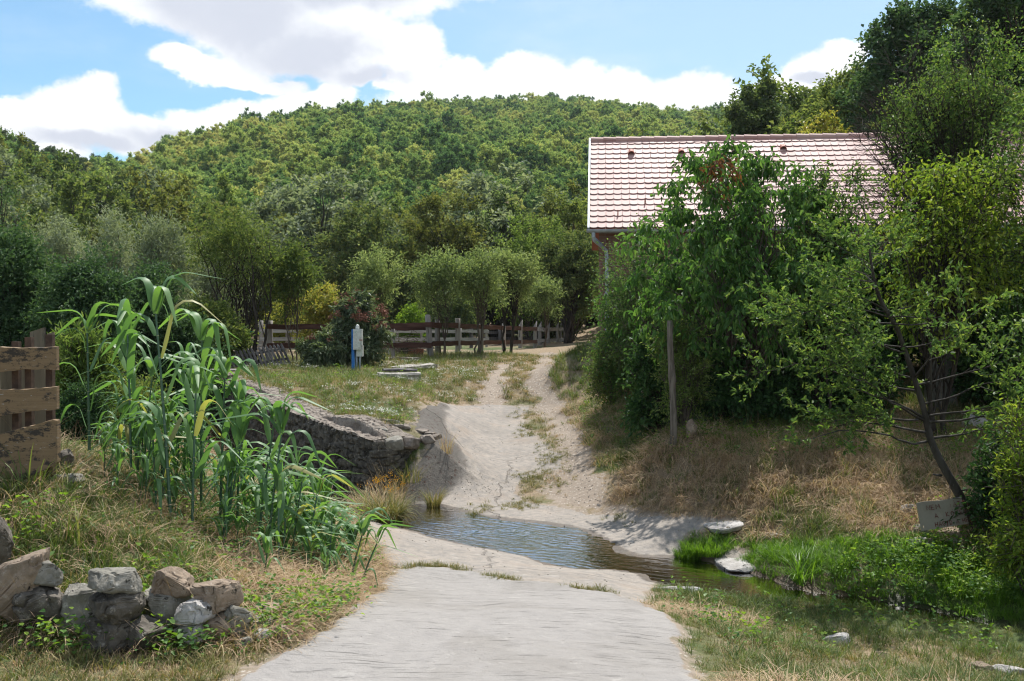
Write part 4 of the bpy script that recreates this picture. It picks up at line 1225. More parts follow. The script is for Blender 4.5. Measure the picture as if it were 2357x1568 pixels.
rock(447, 1410, 96, 56, 6.2, 'st_white', 'whitish rounded stone resting on the front of the pile', (0, -12, 0), .2, 33, grp=R_, gy=1482)
rock(437, 1458, 78, 52, 6.1, 'st_white', 'whitish stone on the ground at the front of the pile', (0, 5, 0), .2, 35, grp=R_, gy=1482)
rock(506, 1440, 70, 70, 6.15, 'st_brown', 'brownish pointed stone below the light brown block', (0, 35, 0), .2, 37, grp=R_, gy=1474)
rock(542, 1432, 74, 80, 6.4, 'st_grey', 'grey flat faced stone at the right end of the pile', (0, 10, 0), .2, 39, .7, grp=R_, gy=1470)
rock(330, 1462, 90, 70, 6.55, 'st_dark', 'dark stone hidden in leaves between the two stacks', (0, 10, 0), .25, 40, grp=R_, gy=1490)
rock(598, 1438, 68, 34, 6.45, 'st_grey', 'small dark flat stone just right of the pile', (0, 5, 0), .16, 41, .7, grp=R_)
rock(612, 1410, 66, 34, 6.8, 'st_brown', 'low stone half buried in grass behind the small flat one', (0, 0, 0), .2, 43, grp=R_)
rock(600, 1464, 52, 26, 6.2, 'st_white', 'small pale stone in the grass in front of the small flat one', (0, 0, 0), .12, 45, grp=R_)
rock(648, 1458, 44, 34, 6.3, 'st_brown', 'rightmost small brown stone in the grass', (0, 0, 0), .12, 47, grp=R_)
rock(560, 1478, 40, 22, 6.1, 'st_grey', 'smallest grey stone in the grass below the pile', (0, 0, 0), .1, 48, grp=R_)
rock(-8, 1262, 62, 150, 6.9, 'st_dark', 'blackened rounded stump at the left picture edge', (0, 10, 0), .4, 49, cat='stump', name='charred_stump', gy=1330)
rock(133, 1068, 62, 70, 8.5, 'st_dark', 'dark broken stone at the foot of the plank fence', (0, 25, 0), .25, 51, cuts=18)
rock(150, 1103, 80, 22, 8.2, 'st_grey', 'flat grey stone in the grass below the plank fence', (0, 0, 0), .2, 52, .8)
R2 = 'stones scattered on the right bank'
rock(2188, 1234, 66, 32, 11.0, 'st_brown', 'smooth brown stone on the ground under the cardboard sign', (0, -6, 0), .24, 53, grp=R2)
rock(2202, 1246, 58, 20, 10.9, 'st_white', 'pale stone touching the smooth brown stone', (0, 0, 0), .18, 54, grp=R2)
rock(2112, 1248, 48, 26, 10.95, 'st_white', 'pale stone below the left corner of the sign', (0, 0, 0), .18, 55, grp=R2)
rock(2150, 1252, 44, 26, 10.9, 'st_brown', 'small pinkish stone between the pale stones under the sign', (0, 0, 0), .16, 56, grp=R2)
rock(2090, 1170, 36, 22, 11.8, 'st_white', 'white stone in the grass left of the sign', (0, 0, 0), .16, 57, grp=R2)
rock(2128, 1222, 50, 30, 11.1, 'st_grey', 'grey stone half hidden behind the lower left corner of the sign', (0, 0, 0), .2, 58, grp=R2)
rock(1782, 1238, 44, 24, 12.2, 'st_grey', 'lone grey stone in the dry grass above the pool', (0, 0, 0), .2, 59, grp=R2)
rock(2030, 1268, 40, 24, 11.2, 'st_grey', 'grey stone among the broad leaves above the pool', (0, 0, 0), .2, 60, grp=R2)
rock(1928, 1474, 66, 26, 7.4, 'st_white', 'white stone in the dry grass near the bottom right', (0, -6, 0), .15, 61, grp=R2)
rock(2262, 1540, 56, 26, 6.9, 'st_brown', 'piece of reddish brick near the lower right corner', (0, 8, 0), .1, 62, .8, cuts=8, cat='brick', name='brick_piece', grp=R2)
rock(2330, 1545, 90, 18, 6.9, 'st_white', 'pale flat slab lying at the lower right corner', (0, 6, 0), .12, 63, .8, cuts=8, grp=R2)
rock(1700, 1296, 96, 18, 11.95, 'st_white', 'pale worn concrete lump beside the bright grass tussock', (0, -4, 0), .7, 64, .9, cuts=8, cat='concrete lump', name='concrete_lump', sink=.02)
rock(1560, 1360, 120, 16, 10.2, 'st_white', 'long pale concrete edge between pool and near grass', (0, -6, -28), .12, 65, .9, cuts=6, cat='concrete lump', name='concrete_lump')
rock(1665, 1212, 84, 16, 12.7, 'st_white', 'rough pale rock outcrop at the end of the concrete apron', (0, -8, 0), .6, 66, .9, cuts=12, cat='rock')
rock(2250, 975, 70, 40, 15.6, 'st_white', 'pale stone at the foot of the concrete pillar', (0, 0, 0), .4, 68)
rock(1592, 990, 26, 50, 15.9, 'st_brown', 'brown upright stone at the hedge foot right of the wooden post', (0, 0, 0), .2, 69)
rock(1625, 960, 46, 40, 16.2, 'st_grey', 'grey stone in the tumbled heap behind the wooden post', (0, 0, 0), .3, 70)
# loose coping stones on the end of the wall: parts of the wall
g = np.random.default_rng(15)
for i, (x, y, w_, h_) in enumerate([(905, 1018, 50, 30), (942, 1016, 46, 26), (985, 1008, 40, 20), (880, 1002, 46, 16), (925, 992, 52, 14), (965, 990, 48, 12), (900, 985, 44, 12), (845, 1006, 48, 18), (990, 996, 30, 12), (860, 990, 40, 10), (945, 982, 36, 10), (1000, 1002, 26, 12)]):
    me = rock_mesh(200 + i, (w_ / FL * 16, .26 + .1 * g.random(), h_ / FL * 17 * 1.1), M['ledge' if i % 3 else 'st_grey'], 9, .03, 3, .8, 'coping_stone')
    o = child('coping_stone', me, wall); q = P(x, y, 16.55 + (1018 - y) * .028)
    o.location = (q[0] - woff[0], q[1] - woff[1], max(q[2], ground_z(q[0], q[1])) - woff[2] - .03); o.rotation_euler = (g.normal() * .05, g.normal() * .06, g.random() * 3)

# crossing wall at the far end of the channel with a plank
xw = thing('culvert_wall', (*P(400, 0, 27.2)[:2], CZ - 1.75), 'low dark stone wall closing the far end of the channel', 'wall')
mb = MB()
for i in range(9):
    for j in range(5): mb.box((-1.6 + i * .42 + .2 * (j % 2), g.normal() * .03, -.75 + j * .23), (.4, .5, .215), (0, 0, g.normal() * .04), g.random())
mb.build('stonework', M['rubble'], xw)
mb = MB(); mb.box((0, 0, 0), (2.4, .5, .045)); o = mb.build('bridge_plank', M['wood_grey']); q = P(440, 852, 25.8); o.location = q; tag(o, 'pale plank laid across the creek channel behind the reeds', 'plank')

# ================================================================= PADDOCK FENCES
def gz_(x, y): return ground_z(x, y)


def postm(mb, x, y, z0, h, r=.075, tip='round', lean=(0, 0), rr=0.):
    g = np.random.default_rng(int(x * 100) % 9999)
    n = 6; t = np.linspace(0, 1, n)
    pts = np.c_[x + lean[0] * t, y + lean[1] * t, z0 - .3 + (h + .3) * t]; rad = r * (1 - .12 * t) * (1 + .05 * g.normal(size=n))
    if tip == 'round': pts = np.r_[pts, [pts[-1] + [0, 0, .04]]]; rad = np.r_[rad, rad[-1] * .5]
    mb.tube(pts, rad, 9, rr)
    if tip == 'cut':
        k_ = mb.V[-1]; k_[-9:, 2] += (k_[-9:, 0] - k_[-9:, 0].mean()) * 1.6


def rail(parent, a, b, h, th, mat, sag=.02, name='rail', seed=0):
    g = np.random.default_rng(seed + int(abs(a[0]) * 50))
    a = np.array(a, float); b = np.array(b, float); L_ = np.linalg.norm(b - a); n = 7
    t = np.linspace(0, 1, n); d = (b - a) / L_; s = np.array([-d[1], d[0], 0]) * th / 2
    base = a + (b - a) * t[:, None]; zt = h / 2 * (1 + .08 * g.normal(size=n)); zb = h / 2 * (1 + .1 * g.normal(size=n)); mid = g.normal(size=n) * .008 - sag * 4 * t * (1 - t)
    V = []
    for i in range(n):
        c = base[i] + [0, 0, mid[i]]
        V += [c - s + [0, 0, zt[i]], c + s + [0, 0, zt[i]], c + s - [0, 0, zb[i]], c - s - [0, 0, zb[i]]]
    V = np.array(V); F = []
    for i in range(n - 1):
        for j in range(4): F.append([4 * i + j, 4 * i + (j + 1) % 4, 4 * i + 4 + (j + 1) % 4, 4 * i + 4 + j])
    F += [[3, 2, 1, 0], [4 * n - 4, 4 * n - 3, 4 * n - 2, 4 * n - 1]]
    mb = MB(); mb.add(V, F, g.random()); return mb.build(name, mat, parent)


f0 = np.array([*P(620, 0, 32)[:2], 0])
fence = thing('rail_fence', (0, 0, 0), 'weathered paddock fence of two reddish brown rails ending in grey rails', 'fence')
fence.location = (f0[0], f0[1], CZ - 1.1); fo = np.array(fence.location)
# posts: viewed x, top, bottom, distance, radius, tip
FP = [(620, 738, 838, 32, .12, 'flat'), (905, 752, 828, 32.8, .07, 'flat'), (975, 728, 828, 33.1, .0, ''), (993, 727, 822, 33.3, .11, 'round'), (1007, 731, 815, 34.5, .1, 'flat'), (1054, 733, 815, 35.5, .1, 'flat'), (1108, 745, 808, 38, .09, 'flat'), (1160, 745, 808, 40.5, .09, 'flat'),
      (1198, 743, 806, 43, .1, 'cut'), (1232, 745, 804, 46, .09, 'cut'), (1243, 745, 800, 47.5, .09, 'cut'), (1262, 747, 799, 49, .08, 'cut'), (1283, 746, 797, 51, .09, 'cut'), (1290, 747, 796, 53, .07, 'cut'), (1298, 750, 794, 55, .08, 'cut')]
for (x, t_, b_, d, r, tip) in FP:
    if r == 0: continue
    q = P(x, t_, d); z0 = gz_(q[0], q[1])
    mb = MB(); postm(mb, q[0] - fo[0], q[1] - fo[1], z0 - fo[2], q[2] - z0, r, tip, (0, 0) if x != 993 else (-.12, 0)); mb.build('post', M['wood_grey'], fence, True)


def fr(x0, y0, d0, x1, y1, d1, mat, h=.15, seed=0, par=None, o=None):
    par = par or fence; o = fo if o is None else o
    rail(par, P(x0, y0, d0) - o, P(x1, y1, d1) - o, h, .045, mat, .0, seed=seed)


RB, RG_ = M['rail_brown'], M['rail_grey']
for (x0, x1, d0, d1, yt0, yt1, yb0, yb1, mt) in [(614, 760, 31.9, 32.2, 752.5, 752.5, 796, 796, RB), (760, 905, 32.2, 32.7, 752.5, 751, 796, 796, RB), (905, 993, 32.7, 33.2, 750, 748, 795, 794, RB), (995, 1054, 33.2, 35.4, 748.5, 750, 792, 790, RB),
                                               (1052, 1110, 35.4, 38, 750, 752.5, 790, 789, RB), (1108, 1162, 38, 40.4, 753, 754, 789, 788, RB), (1160, 1200, 40.4, 43, 755, 756, 788, 787, RB), (1200, 1236, 43, 46, 757, 757, 787.5, 786, RB),
                                               (1236, 1262, 46, 49, 758, 758.5, 785, 784, RG_), (1262, 1283, 49, 51, 758.5, 758, 784, 783, RG_), (1283, 1300, 51, 55, 758, 757, 783, 782, RG_)]:
    fr(x0, yt0, d0, x1, yt1, d1, mt, .17, int(x0)); fr(x0, yb0, d0, x1, yb1, d1, mt, .16, int(x0) + 5)
fr(870, 757, 33.2, 993, 758, 33.6, RB, .1, 3)
b0 = np.array([*P(600, 0, 44)[:2], CZ - 1.0])
bfence = thing('rail_fence', b0, 'grey rail fence on the far side of the paddock', 'fence')
for (x, t_, d, r) in [(601, 738, 40, .1), (730, 742, 41, .09), (800, 750, 42, .07), (914, 755, 44, .07), (1060, 755, 46, .06), (1120, 748, 47, .06), (870, 755, 43, .06), (970, 752, 45, .06), (1010, 752, 45.5, .06), (660, 752, 40.5, .05)]:
    q = P(x, t_, d); z0 = gz_(q[0], q[1]); mb = MB(); postm(mb, q[0] - b0[0], q[1] - b0[1], z0 - b0[2], q[2] - z0, r, 'flat'); mb.build('post', M['wood_grey'], bfence, True)
for (x0, x1, d0, d1) in [(598, 735, 39.9, 40.9), (730, 870, 40.9, 43), (865, 975, 43, 45), (970, 1062, 45, 46), (1060, 1125, 46, 47)]:
    fr(x0, 762, d0, x1, 763, d1, RG_, .15, int(x0), bfence, b0); fr(x0, 781, d0, x1, 781, d1, RG_, .15, int(x0) + 1, bfence, b0)
fr(1110, 766, 47, 1240, 766, 56, M['wood_dark'], .13, 6, bfence, b0); fr(1110, 780, 47, 1240, 779, 56, M['wood_dark'], .13, 8, bfence, b0)
for x, d in ((1085, 46.5), (1150, 49), (1180, 52), (1215, 55)):
    q = P(x, 752, d); z0 = gz_(q[0], q[1]); mb = MB(); postm(mb, q[0] - b0[0], q[1] - b0[1], z0 - b0[2], q[2] - z0, .09, 'flat'); mb.build('post', M['wood_dark'], bfence, True)
# low pallet-like fence behind the brush heap
p0 = np.array([*P(900, 0, 36.5)[:2], CZ - 1.0])
pf = thing('low_fence', p0, 'low fence of old grey slats behind the heap of twigs', 'fence')
for y in (801, 809, 818): fr(838, y, 36.2, 1000, y, 37, M['wood_grey'], .085, int(y), pf, p0)
for x in (850, 880, 912, 945, 985):
    q = P(x, 796, 36.8); z0 = gz_(q[0], q[1]); mb = MB(); postm(mb, q[0] - p0[0], q[1] - p0[1], z0 - p0[2], q[2] - z0, .06, 'flat'); mb.build('post', M['wood_grey'], pf, True)
# wire with a green cord beyond
M['cord'] = simple_mat('green_cord', (.03, .3, .2), (.04, .36, .24), 9, .5)
wf0 = np.array([*P(900, 0, 58)[:2], CZ - 1.0])
wfn = thing('cord_fence', wf0, 'thin green cord strung on small posts beyond the paddock', 'fence')
mb = MB(); mb.tube([P(x, 765 + 1.6 * math.sin(x / 16.), 58) - wf0 for x in range(560, 1180, 8)], .018, 4); mb.build('cord', M['cord'], wfn)
for x in range(575, 1180, 58):
    q = P(x, 763, 58); z0 = gz_(q[0], q[1]); mb = MB(); postm(mb, q[0] - wf0[0], q[1] - wf0[1], z0 - wf0[2], q[2] - z0, .04, 'flat'); mb.build('post', M['wood_grey'], wfn)

# fallen picket fence
A_ = P(520, 848, 27.4); B_ = P(668, 824, 28.4)
pk = thing('picket_fence', P(596, 835, 28.4), 'leaning dark picket fence section propped under the multi stemmed tree', 'fence'); pko = np.array(pk.location)
ax = unit((B_ - A_)[None])[0]
upv = unit((np.array([-.42, .1, .9]))[None])[0]
for sgn_, off_ in ((0, .12), (1, .42)):
    c0 = A_ + upv * off_ - [0, 0, .12]; c1 = B_ + upv * off_ - [0, 0, .12]; rail(pk, c0 - pko, c1 - pko, .07, .04, M['wood_dark'], 0, 'cross_rail', 4 + sgn_)
npk = 17
for i in range(npk):
    t = (i + .5) / npk; b = A_ + (B_ - A_) * t - upv * .12 + np.array([0, -.04, -.05]); hh = .64 if i not in (3, 9) else .55
    mb = MB(); n = 12; tt = np.linspace(0, 1, n)
    wd = .03 * (1 + .28 * np.sin(tt * 15 + .5)); wd[-1] *= .35; wd[-2] *= .9
    L_ = b + upv * hh * tt[:, None] - ax * wd[:, None]; Rr = b + upv * hh * tt[:, None] + ax * wd[:, None]; th_ = np.array([0, .022, 0])
    V4 = np.concatenate([L_, Rr, Rr + th_, L_ + th_]) - pko
    q = np.arange(n - 1); Fq = np.concatenate([np.stack([q + s * n, q + ((s + 1) % 4) * n, q + 1 + ((s + 1) % 4) * n, q + 1 + s * n], 1) for s in range(4)])
    mb.add(V4, Fq, .5); mb.add(V4[[n - 1, 2 * n - 1, 3 * n - 1, 4 * n - 1]], np.array([[0, 1, 2, 3]])); mb.build('picket', M['wood_dark'], pk)

# ================================================================= METER POST
mp = P(822, 0, 27); mz = gz_(mp[0], mp[1])
mt = thing('meter_post', (mp[0], mp[1], mz), 'white electric meter box on a blue and grey post on the lawn', 'meter box')
def rel(x, y, d=27): q = P(x, y, d); return q - np.array(mt.location)
mb = MB(); a = rel(812.5, 758); b = rel(812.5, 848); mb.box((a[0], 0.03, (a[2] + b[2] - .1) / 2), (.07, .12, a[2] - b[2] + .1)); mb.build('blue_board', M['blue'], mt)
mb = MB(); c = rel(823, 781); mb.box((c[0] + .0, 0, c[2]), (.2, .26, .56)); bx_ = mb.build('meter_cabinet', M['white'], mt)
mb = MB(); mb.box((c[0] + .0, -.134, c[2] + .01), (.175, .012, .5)); mb.box((c[0] + .115, -.01, c[2] + .06), (.035, .2, .44)); mb.build('cabinet_door', M['white'], bx_)
mb = MB(); mb.box((c[0] + .11, -.13, c[2] - .02), (.09, .03, .025)); mb.build('latch', M['tile_dark'], bx_)
mb = MB(); mb.box((c[0] - .02, -.144, c[2] + .2), (.014, .004, .05), (0, .3, 0)); mb.build('green_mark', M['cord'], bx_)
mb = MB(); c2 = rel(828, 808); mb.box((c2[0], .05, c2[2]), (.17, .18, .3)); mb.build('lower_box', M['white'], mt)
mb = MB(); mb.tube([(c[0] + .0, 0, c[2] + .27), (c[0], 0, c[2] + .33), (c[0], 0, c[2] + .37), (c[0], 0, c[2] + .4)], [.05, .055, .045, .02], 12); mb.build('cap', M['white'], mt, True)
for dx in (-.03, .06):
    mb = MB(); mb.tube([(c[0] + dx, .03, c[2] - .25), (c[0] + dx, .03, -.1)], .028, 8); mb.build('conduit', M['zinc'], mt, True)
# slabs and clutter
M['slab'] = simple_mat('worn_concrete', (.24, .22, .2), (.36, .34, .31), 5, .92, .2, .5, .01, c3=(.15, .13, .11))


def slab(name, x, y, d, size, rz, mat, label, cat, dz=.04, tilt=(0, 0)):
    q = P(x, y, d); z = gz_(q[0], q[1]); mb = MB(); g = np.random.default_rng(int(x))
    import bmesh
    bm = bmesh.new(); bmesh.ops.create_cube(bm, size=1.0)
    for v in bm.verts: v.co = (v.co.x * size[0], v.co.y * size[1], v.co.z * size[2])
    bmesh.ops.subdivide_edges(bm, edges=bm.edges[:], cuts=3, use_grid_fill=True)
    for v in bm.verts: v.co += Vector(g.normal(size=3) * .012)
    me = bpy.data.meshes.new(name); bm.to_mesh(me); bm.free(); me.materials.append(mat)
    o = bpy.data.objects.new(name, me); COL.objects.link(o); o.location = (q[0], q[1], z + dz); o.rotation_euler = (tilt[0], tilt[1], rz); return tag(o, label, cat)


slab('concrete_slab', 918, 859, 25.2, (1.05, .8, .16), .2, M['slab'], 'square concrete manhole surround in the lawn', 'slab', .06)
o = slab('manhole_cover', 920, 854, 25.6, (.85, .6, .04), .2, M['wood_dark'], 'dark blue edged cover lying on the concrete surround', 'cover', .18)
slab('concrete_slab', 955, 842, 28.6, (1.3, .5, .1), .75, M['slab'], 'long pale concrete slab lying obliquely in the lawn', 'slab', .1, (.03, -.05))
slab('plank', 935, 829, 31.5, (1.0, .25, .08), -.05, M['ledge'], 'short board on the ground in front of the heap of twigs', 'plank', .09)
tb = thing('garden_table', P(875, 0, 34), 'small white plastic table standing behind the fence', 'table'); tb.location[2] = gz_(tb.location[0], tb.location[1])
mb = MB(); mb.box((0, 0, .5), (.75, .5, .04)); mb.build('tabletop', M['white'], tb)
for sx in (-1, 1):
    for sy in (-1, 1): mb = MB(); mb.box((sx * .33, sy * .2, .24), (.05, .05, .48)); mb.build('leg', M['white'], tb)
hp_ = P(933, 0, 34.2); mb = MB(); g = np.random.default_rng(88)
for i in range(260):
    c = np.array([g.normal() * .28, g.normal() * .25, abs(g.normal()) * .26 + .05]); v = unit(g.normal(size=3)[None])[0] * (.2 + .25 * g.random()); v[2] *= .6
    mb.tube([c - v, c + g.normal(size=3) * .04, c + v], [.008, .008, .004], 3, cap=False)
o = mb.build('twig_heap', M['bark']); o.location = (hp_[0], hp_[1], gz_(hp_[0], hp_[1])); tag(o, 'round heap of cut brown twigs behind the fence', 'twig heap'); o['kind'] = 'stuff'
bk = P(955, 0, 34.0)
for i in range(3):
    for j in range(2):
        mb = MB(); mb.box((0, 0, 0), (.25, .12, .065)); o = mb.build('brick', M['tile_dark']); o.location = (bk[0] + j * .27 - .1, bk[1] + .02 * i, gz_(bk[0], bk[1]) + .05 + i * .07); tag(o, ('bottom', 'middle', 'top')[i] + ' ' + ('left', 'right')[j] + ' brick of the small stack beside the twig heap', 'brick', 'bricks stacked by the twig heap')
# shed with corrugated roof and lumber beyond
sq = P(655, 0, 47); sz = gz_(sq[0], sq[1])
sh_ = thing('small_shed', (sq[0], sq[1], sz), 'low shed with corrugated roof beyond the paddock', 'shed')
mb = MB(); mb.box((.3, .6, .35), (2.9, 1.2, .75)); mb.build('wall', M['wood_grey'], sh_)
mb = MB(); n = 60; xs = np.linspace(-.9, 1.0, n); zz = .03 * np.sin(xs * 2 * math.pi / .16)
mb.add(np.concatenate([np.c_[xs, np.full(n, -.2), zz + .95], np.c_[xs - .35, np.full(n, 1.5), zz + 1.35]]), np.stack([np.arange(n - 1), np.arange(1, n), n + np.arange(1, n), n + np.arange(n - 1)], 1)); mb.build('roof', M['wood_grey'], sh_)
lt = P(560, 0, 38)
for i in range(5):
    mb = MB(); mb.box((0, 0, 0), (2.0 + .3 * i, .16, .05)); o = mb.build('plank', M['wood_grey']); q = P(560 + 22 * i, 782 + 3 * (i % 3), 38 + i * .5); z = gz_(q[0], q[1]); o.location = (q[0], q[1], z + .12 + .05 * i); o.rotation_euler = (0, .06 * (i - 2), .4 - .2 * i)
    tag(o, 'weathered grey plank in the loose timber behind the multi stemmed tree', 'plank', 'loose timber behind the multi stemmed tree')

# ================================================================= PLANK FENCE ON THE LEFT
pfo = P(60, 1095, 8.2); plf = thing('plank_fence', pfo, 'rustic fence of three wavy wooden planks at the left edge', 'fence')
M['oak'] = None


def oak():
    m, nt, out = newmat('rustic_oak'); k = N(nt); v = k.objco()
    gr = k.noise(k.mapping(v, (1.2, 3, 26)), 2.4, 8, .7, .5); bl = k.noise(k.mapping(v, (3, 2, 6)), 2.6, 6, .72); sp_ = k.noise(k.mapping(v, (9, 3, 26)), 2.2, 5, .7)
    c = k.mix(gr, (.13, .088, .05), (.28, .2, .12)); c = k.mix(k.range(bl, .5, .6), c, (.05, .043, .036)); c = k.mix(k.range(sp_, .63, .7), c, (.33, .32, .3))
    c = k.mix(k.range(sp_, .36, .28), c, (.04, .035, .03))
    k.bsdf(c, .85, .2, 0, k.bump(gr, .6, .008), out); return m


M['oak'] = oak()


def wavy(parent, top, bot, d, th, mat, name='plank'):
    """plank between viewed outlines top/bot (lists of x,y)"""
    n = 24; xs = np.linspace(top[0][0], top[-1][0], n)
    yt = np.interp(xs, [p[0] for p in top], [p[1] for p in top]); yb = np.interp(xs, [p[0] for p in bot], [p[1] for p in bot])
    g = np.random.default_rng(int(yt[0])); yt = yt + g.normal(size=n) * .5; yb = yb + g.normal(size=n) * .7
    nz_ = 6; V = []
    A = np.array([P(x, a, d) for x, a in zip(xs, yt)]) - pfo; B = np.array([P(x, b, d) for x, b in zip(xs, yb)]) - pfo
    ring = np.stack([A, B, B + [0, th, 0], A + [0, th, 0.004]], 1)
    V = ring.reshape(-1, 3); F = []
    for i in range(n - 1):
        for j in range(4): F.append([4 * i + j, 4 * i + 4 + j, 4 * i + 4 + (j + 1) % 4, 4 * i + (j + 1) % 4])
    F += [[0, 1, 2, 3], [4 * n - 1, 4 * n - 2, 4 * n - 3, 4 * n - 4]]
    mb = MB(); mb.add(V, F, .5); return mb.build(name, mat, parent)


wavy(plf, [(-120, 800), (-40, 800), (0, 800), (40, 801), (80, 801), (130, 799)], [(-120, 862), (-40, 862), (0, 857), (50, 851), (90, 850), (129, 852)], 8.1, .05, M['oak'])
wavy(plf, [(-120, 900), (0, 898), (50, 897), (90, 894), (130, 890)], [(-120, 962), (-40, 966), (0, 959), (40, 951), (90, 946), (130, 944)], 8.1, .05, M['oak'])
wavy(plf, [(-120, 1030), (-40, 1012), (0, 1000), (40, 988), (80, 978), (110, 969), (131, 968)], [(-120, 1120), (0, 1115), (60, 1100), (100, 1082), (125, 1070), (134, 1060)], 8.1, .06, M['oak'])
M['rust'] = simple_mat('rusty_steel', (.05, .032, .024), (.095, .06, .042), 12, .8, .3, .3, .004)
for (x, t_) in ((38, 786), (68, 776), (116, 770)):
    mb = MB(); a = P(x, t_, 8.25) - pfo; mb.box((a[0], a[1], a[2] / 2 - .1), (.055, .055, a[2] + .2)); mb.build('steel_post', M['rust'], plf)
M['old_board'] = simple_mat('old_board', (.1, .085, .06), (.19, .165, .12), 5, .85, .2, .5, .006, (1, 1, .15), (.06, .055, .045))
# second row of boards behind
bkf = thing('board_fence', P(60, 1090, 8.9), 'old grey upright boards standing behind the wavy plank fence', 'fence'); bo = np.array(bkf.location)
g = np.random.default_rng(9)
for i, (x, w_, t_) in enumerate([(-20, 40, 812), (20, 34, 800), (52, 26, 818), (90, 36, 774), (118, 14, 780), (64, 22, 860), (105, 22, 862)]):
    a = P(x, t_, 8.7) - bo; mb = MB(); sw = w_ / FL * 8.7; mb.box((a[0], a[1], a[2] / 2), (sw, .03, a[2]), (0, g.normal() * .02, g.normal() * .1)); V_ = mb.V[-1]; V_[4:, 2] += V_[4:, 0] * .2 * g.normal(); mb.build('board', M['old_board'], bkf)

# ================================================================= POSTS, PILLAR, SIGN
wpq = P(1549, 0, 15.1); wz = gz_(wpq[0], wpq[1])
mb = MB(); g = np.random.default_rng(3); n = 16; t = np.linspace(0, 1, n); topz = P(0, 738, 15.1)[2]
mb.tube(np.c_[np.full(n, 0.) + .02 * np.sin(t * 5) - .03 * t, np.zeros(n), -.2 + (topz - wz + .2) * t], .052 * (1.15 - .3 * t) * (1 + .05 * g.normal(size=n)), 14)
o = mb.build('wooden_post', simple_mat('post_wood', (.09, .075, .06), (.2, .175, .145), 6, .9, .2, .9, .012, (4, 4, .35), (.035, .03, .028)), smooth=True); o.location = (wpq[0], wpq[1], wz); tag(o, 'cracked upright wooden post standing before the hedge', 'post')
pq = P(2166, 0, 16.6); pz = gz_(pq[0], pq[1]); ph = P(0, 590, 16.6)[2] - pz
mb = MB(); n = 14
for i in range(n): mb.box((.0 + .012 * g.normal(), 0, -.1 + (i + .5) * (ph + .1) / n), (.36 - .008 * i, .36, (ph + .1) / n - .001 + .003), (0, 0, .015 * g.normal()), g.random())
o = mb.build('concrete_pillar', simple_mat('pillar_concrete', (.13, .12, .11), (.22, .205, .19), 8, .92, .2, .8, .02, c3=(.07, .065, .06))); o.location = (pq[0], pq[1], pz); o.rotation_euler = (0, math.radians(-1), .3); tag(o, 'tall rough concrete pillar in the shade behind the plum tree', 'pillar')

# hand-lettered cardboard sign hung on the leaning trunk
M['card'] = simple_mat('cardboard', (.27, .24, .2), (.33, .295, .25), 3, .9, .15, .2, .002)
M['ink'] = simple_mat('red_marker', (.16, .035, .03), (.2, .05, .04), 9, .8)
TL, TR, BR, BL = P(2110.5, 1159, 11.2), P(2214, 1145, 11.2), P(2232, 1206, 11.2), P(2122.5, 1223.5, 11.2)
sgn = thing('cardboard_sign', (TL + BR) / 2, 'tilted cardboard sign with red handwriting hanging on the leaning trunk', 'sign'); so_ = np.array(sgn.location)
mb = MB(); n = 9
t = np.linspace(0, 1, n); top = TL + (TR - TL) * t[:, None] + np.c_[np.zeros(n), .012 * np.sin(t * 7), .004 * np.sin(t * 9)]; bt = BL + (BR - BL) * t[:, None]
V_ = np.concatenate([top, bt, bt + [0, .006, 0], top + [0, .006, 0]]) - so_; q = np.arange(n - 1)
mb.add(V_, np.concatenate([np.stack([q + s * n, q + ((s + 1) % 4) * n, q + 1 + ((s + 1) % 4) * n, q + 1 + s * n], 1) for s in range(4)])); mb.add(V_[[0, n, 2 * n, 3 * n]], np.array([[0, 1, 2, 3]])); mb.add(V_[[n - 1, 2 * n - 1, 3 * n - 1, 4 * n - 1]], np.array([[3, 2, 1, 0]]))
mb.build('board', M['card'], sgn)
# strokes of each letter in a unit box
ST = {'N': [[(0, 0), (0, 1), (.7, 0), (.7, 1)]], 'E': [[(.6, 1), (0, 1), (0, 0), (.6, 0)], [(0, .5), (.5, .5)]], 'M': [[(0, 0), (.1, 1), (.45, .4), (.8, 1), (.9, 0)]], 'J': [[(0, 1), (.6, 1)], [(.45, 1), (.45, .2), (.3, 0), (.05, .1)], [(.2, .55), (.6, .55)]],
      'A': [[(0, 0), (.38, 1), (.75, 0)], [(.15, .35), (.62, .35)]], 'T': [[(0, 1), (.7, 1)], [(.35, 1), (.35, 0)]], 'S': [[(.6, .9), (.3, 1), (.05, .8), (.55, .3), (.3, 0), (0, .1)]], 'Z': [[(0, 1), (.6, 1), (0, 0), (.6, 0)]],
      'K': [[(0, 0), (0, 1)], [(.55, 1), (0, .45), (.65, 0)]], 'O': [[(.35, 1), (.05, .7), (.05, .3), (.35, 0), (.65, .3), (.65, .7), (.35, 1)]], 'V': [[(0, 1), (.3, 0), (.65, 1)]], 'H': [[(0, 0), (0, 1)], [(.65, 0), (.65, 1)], [(0, .5), (.65, .5)]],
      'G': [[(.65, .85), (.35, 1), (.05, .7), (.05, .3), (.35, 0), (.65, .2), (.65, .45), (.4, .45)]], 'Y': [[(0, 1), (.32, .5), (.6, 1)], [(.5, .8), (.15, -.25)]], 'D': [[(0, 0), (0, 1), (.45, .85), (.6, .5), (.45, .12), (0, 0)]], 'L': [[(0, 1), (0, 0), (.5, 0)]], "'": [[(.2, 1.15), (.4, 1.35)]], ':': [[(.15, 1.2), (.2, 1.3)], [(.5, 1.2), (.55, 1.3)]]}
ex_, ey_ = (TR - TL), (TL - BL)
def uvp(u, v): return TL + (TR - TL) * u * (1 - v) + (BR - BL) * u * v + (BL - TL) * v - so_ + np.array([0, -.004 - .0 * u, 0])
mb = MB()


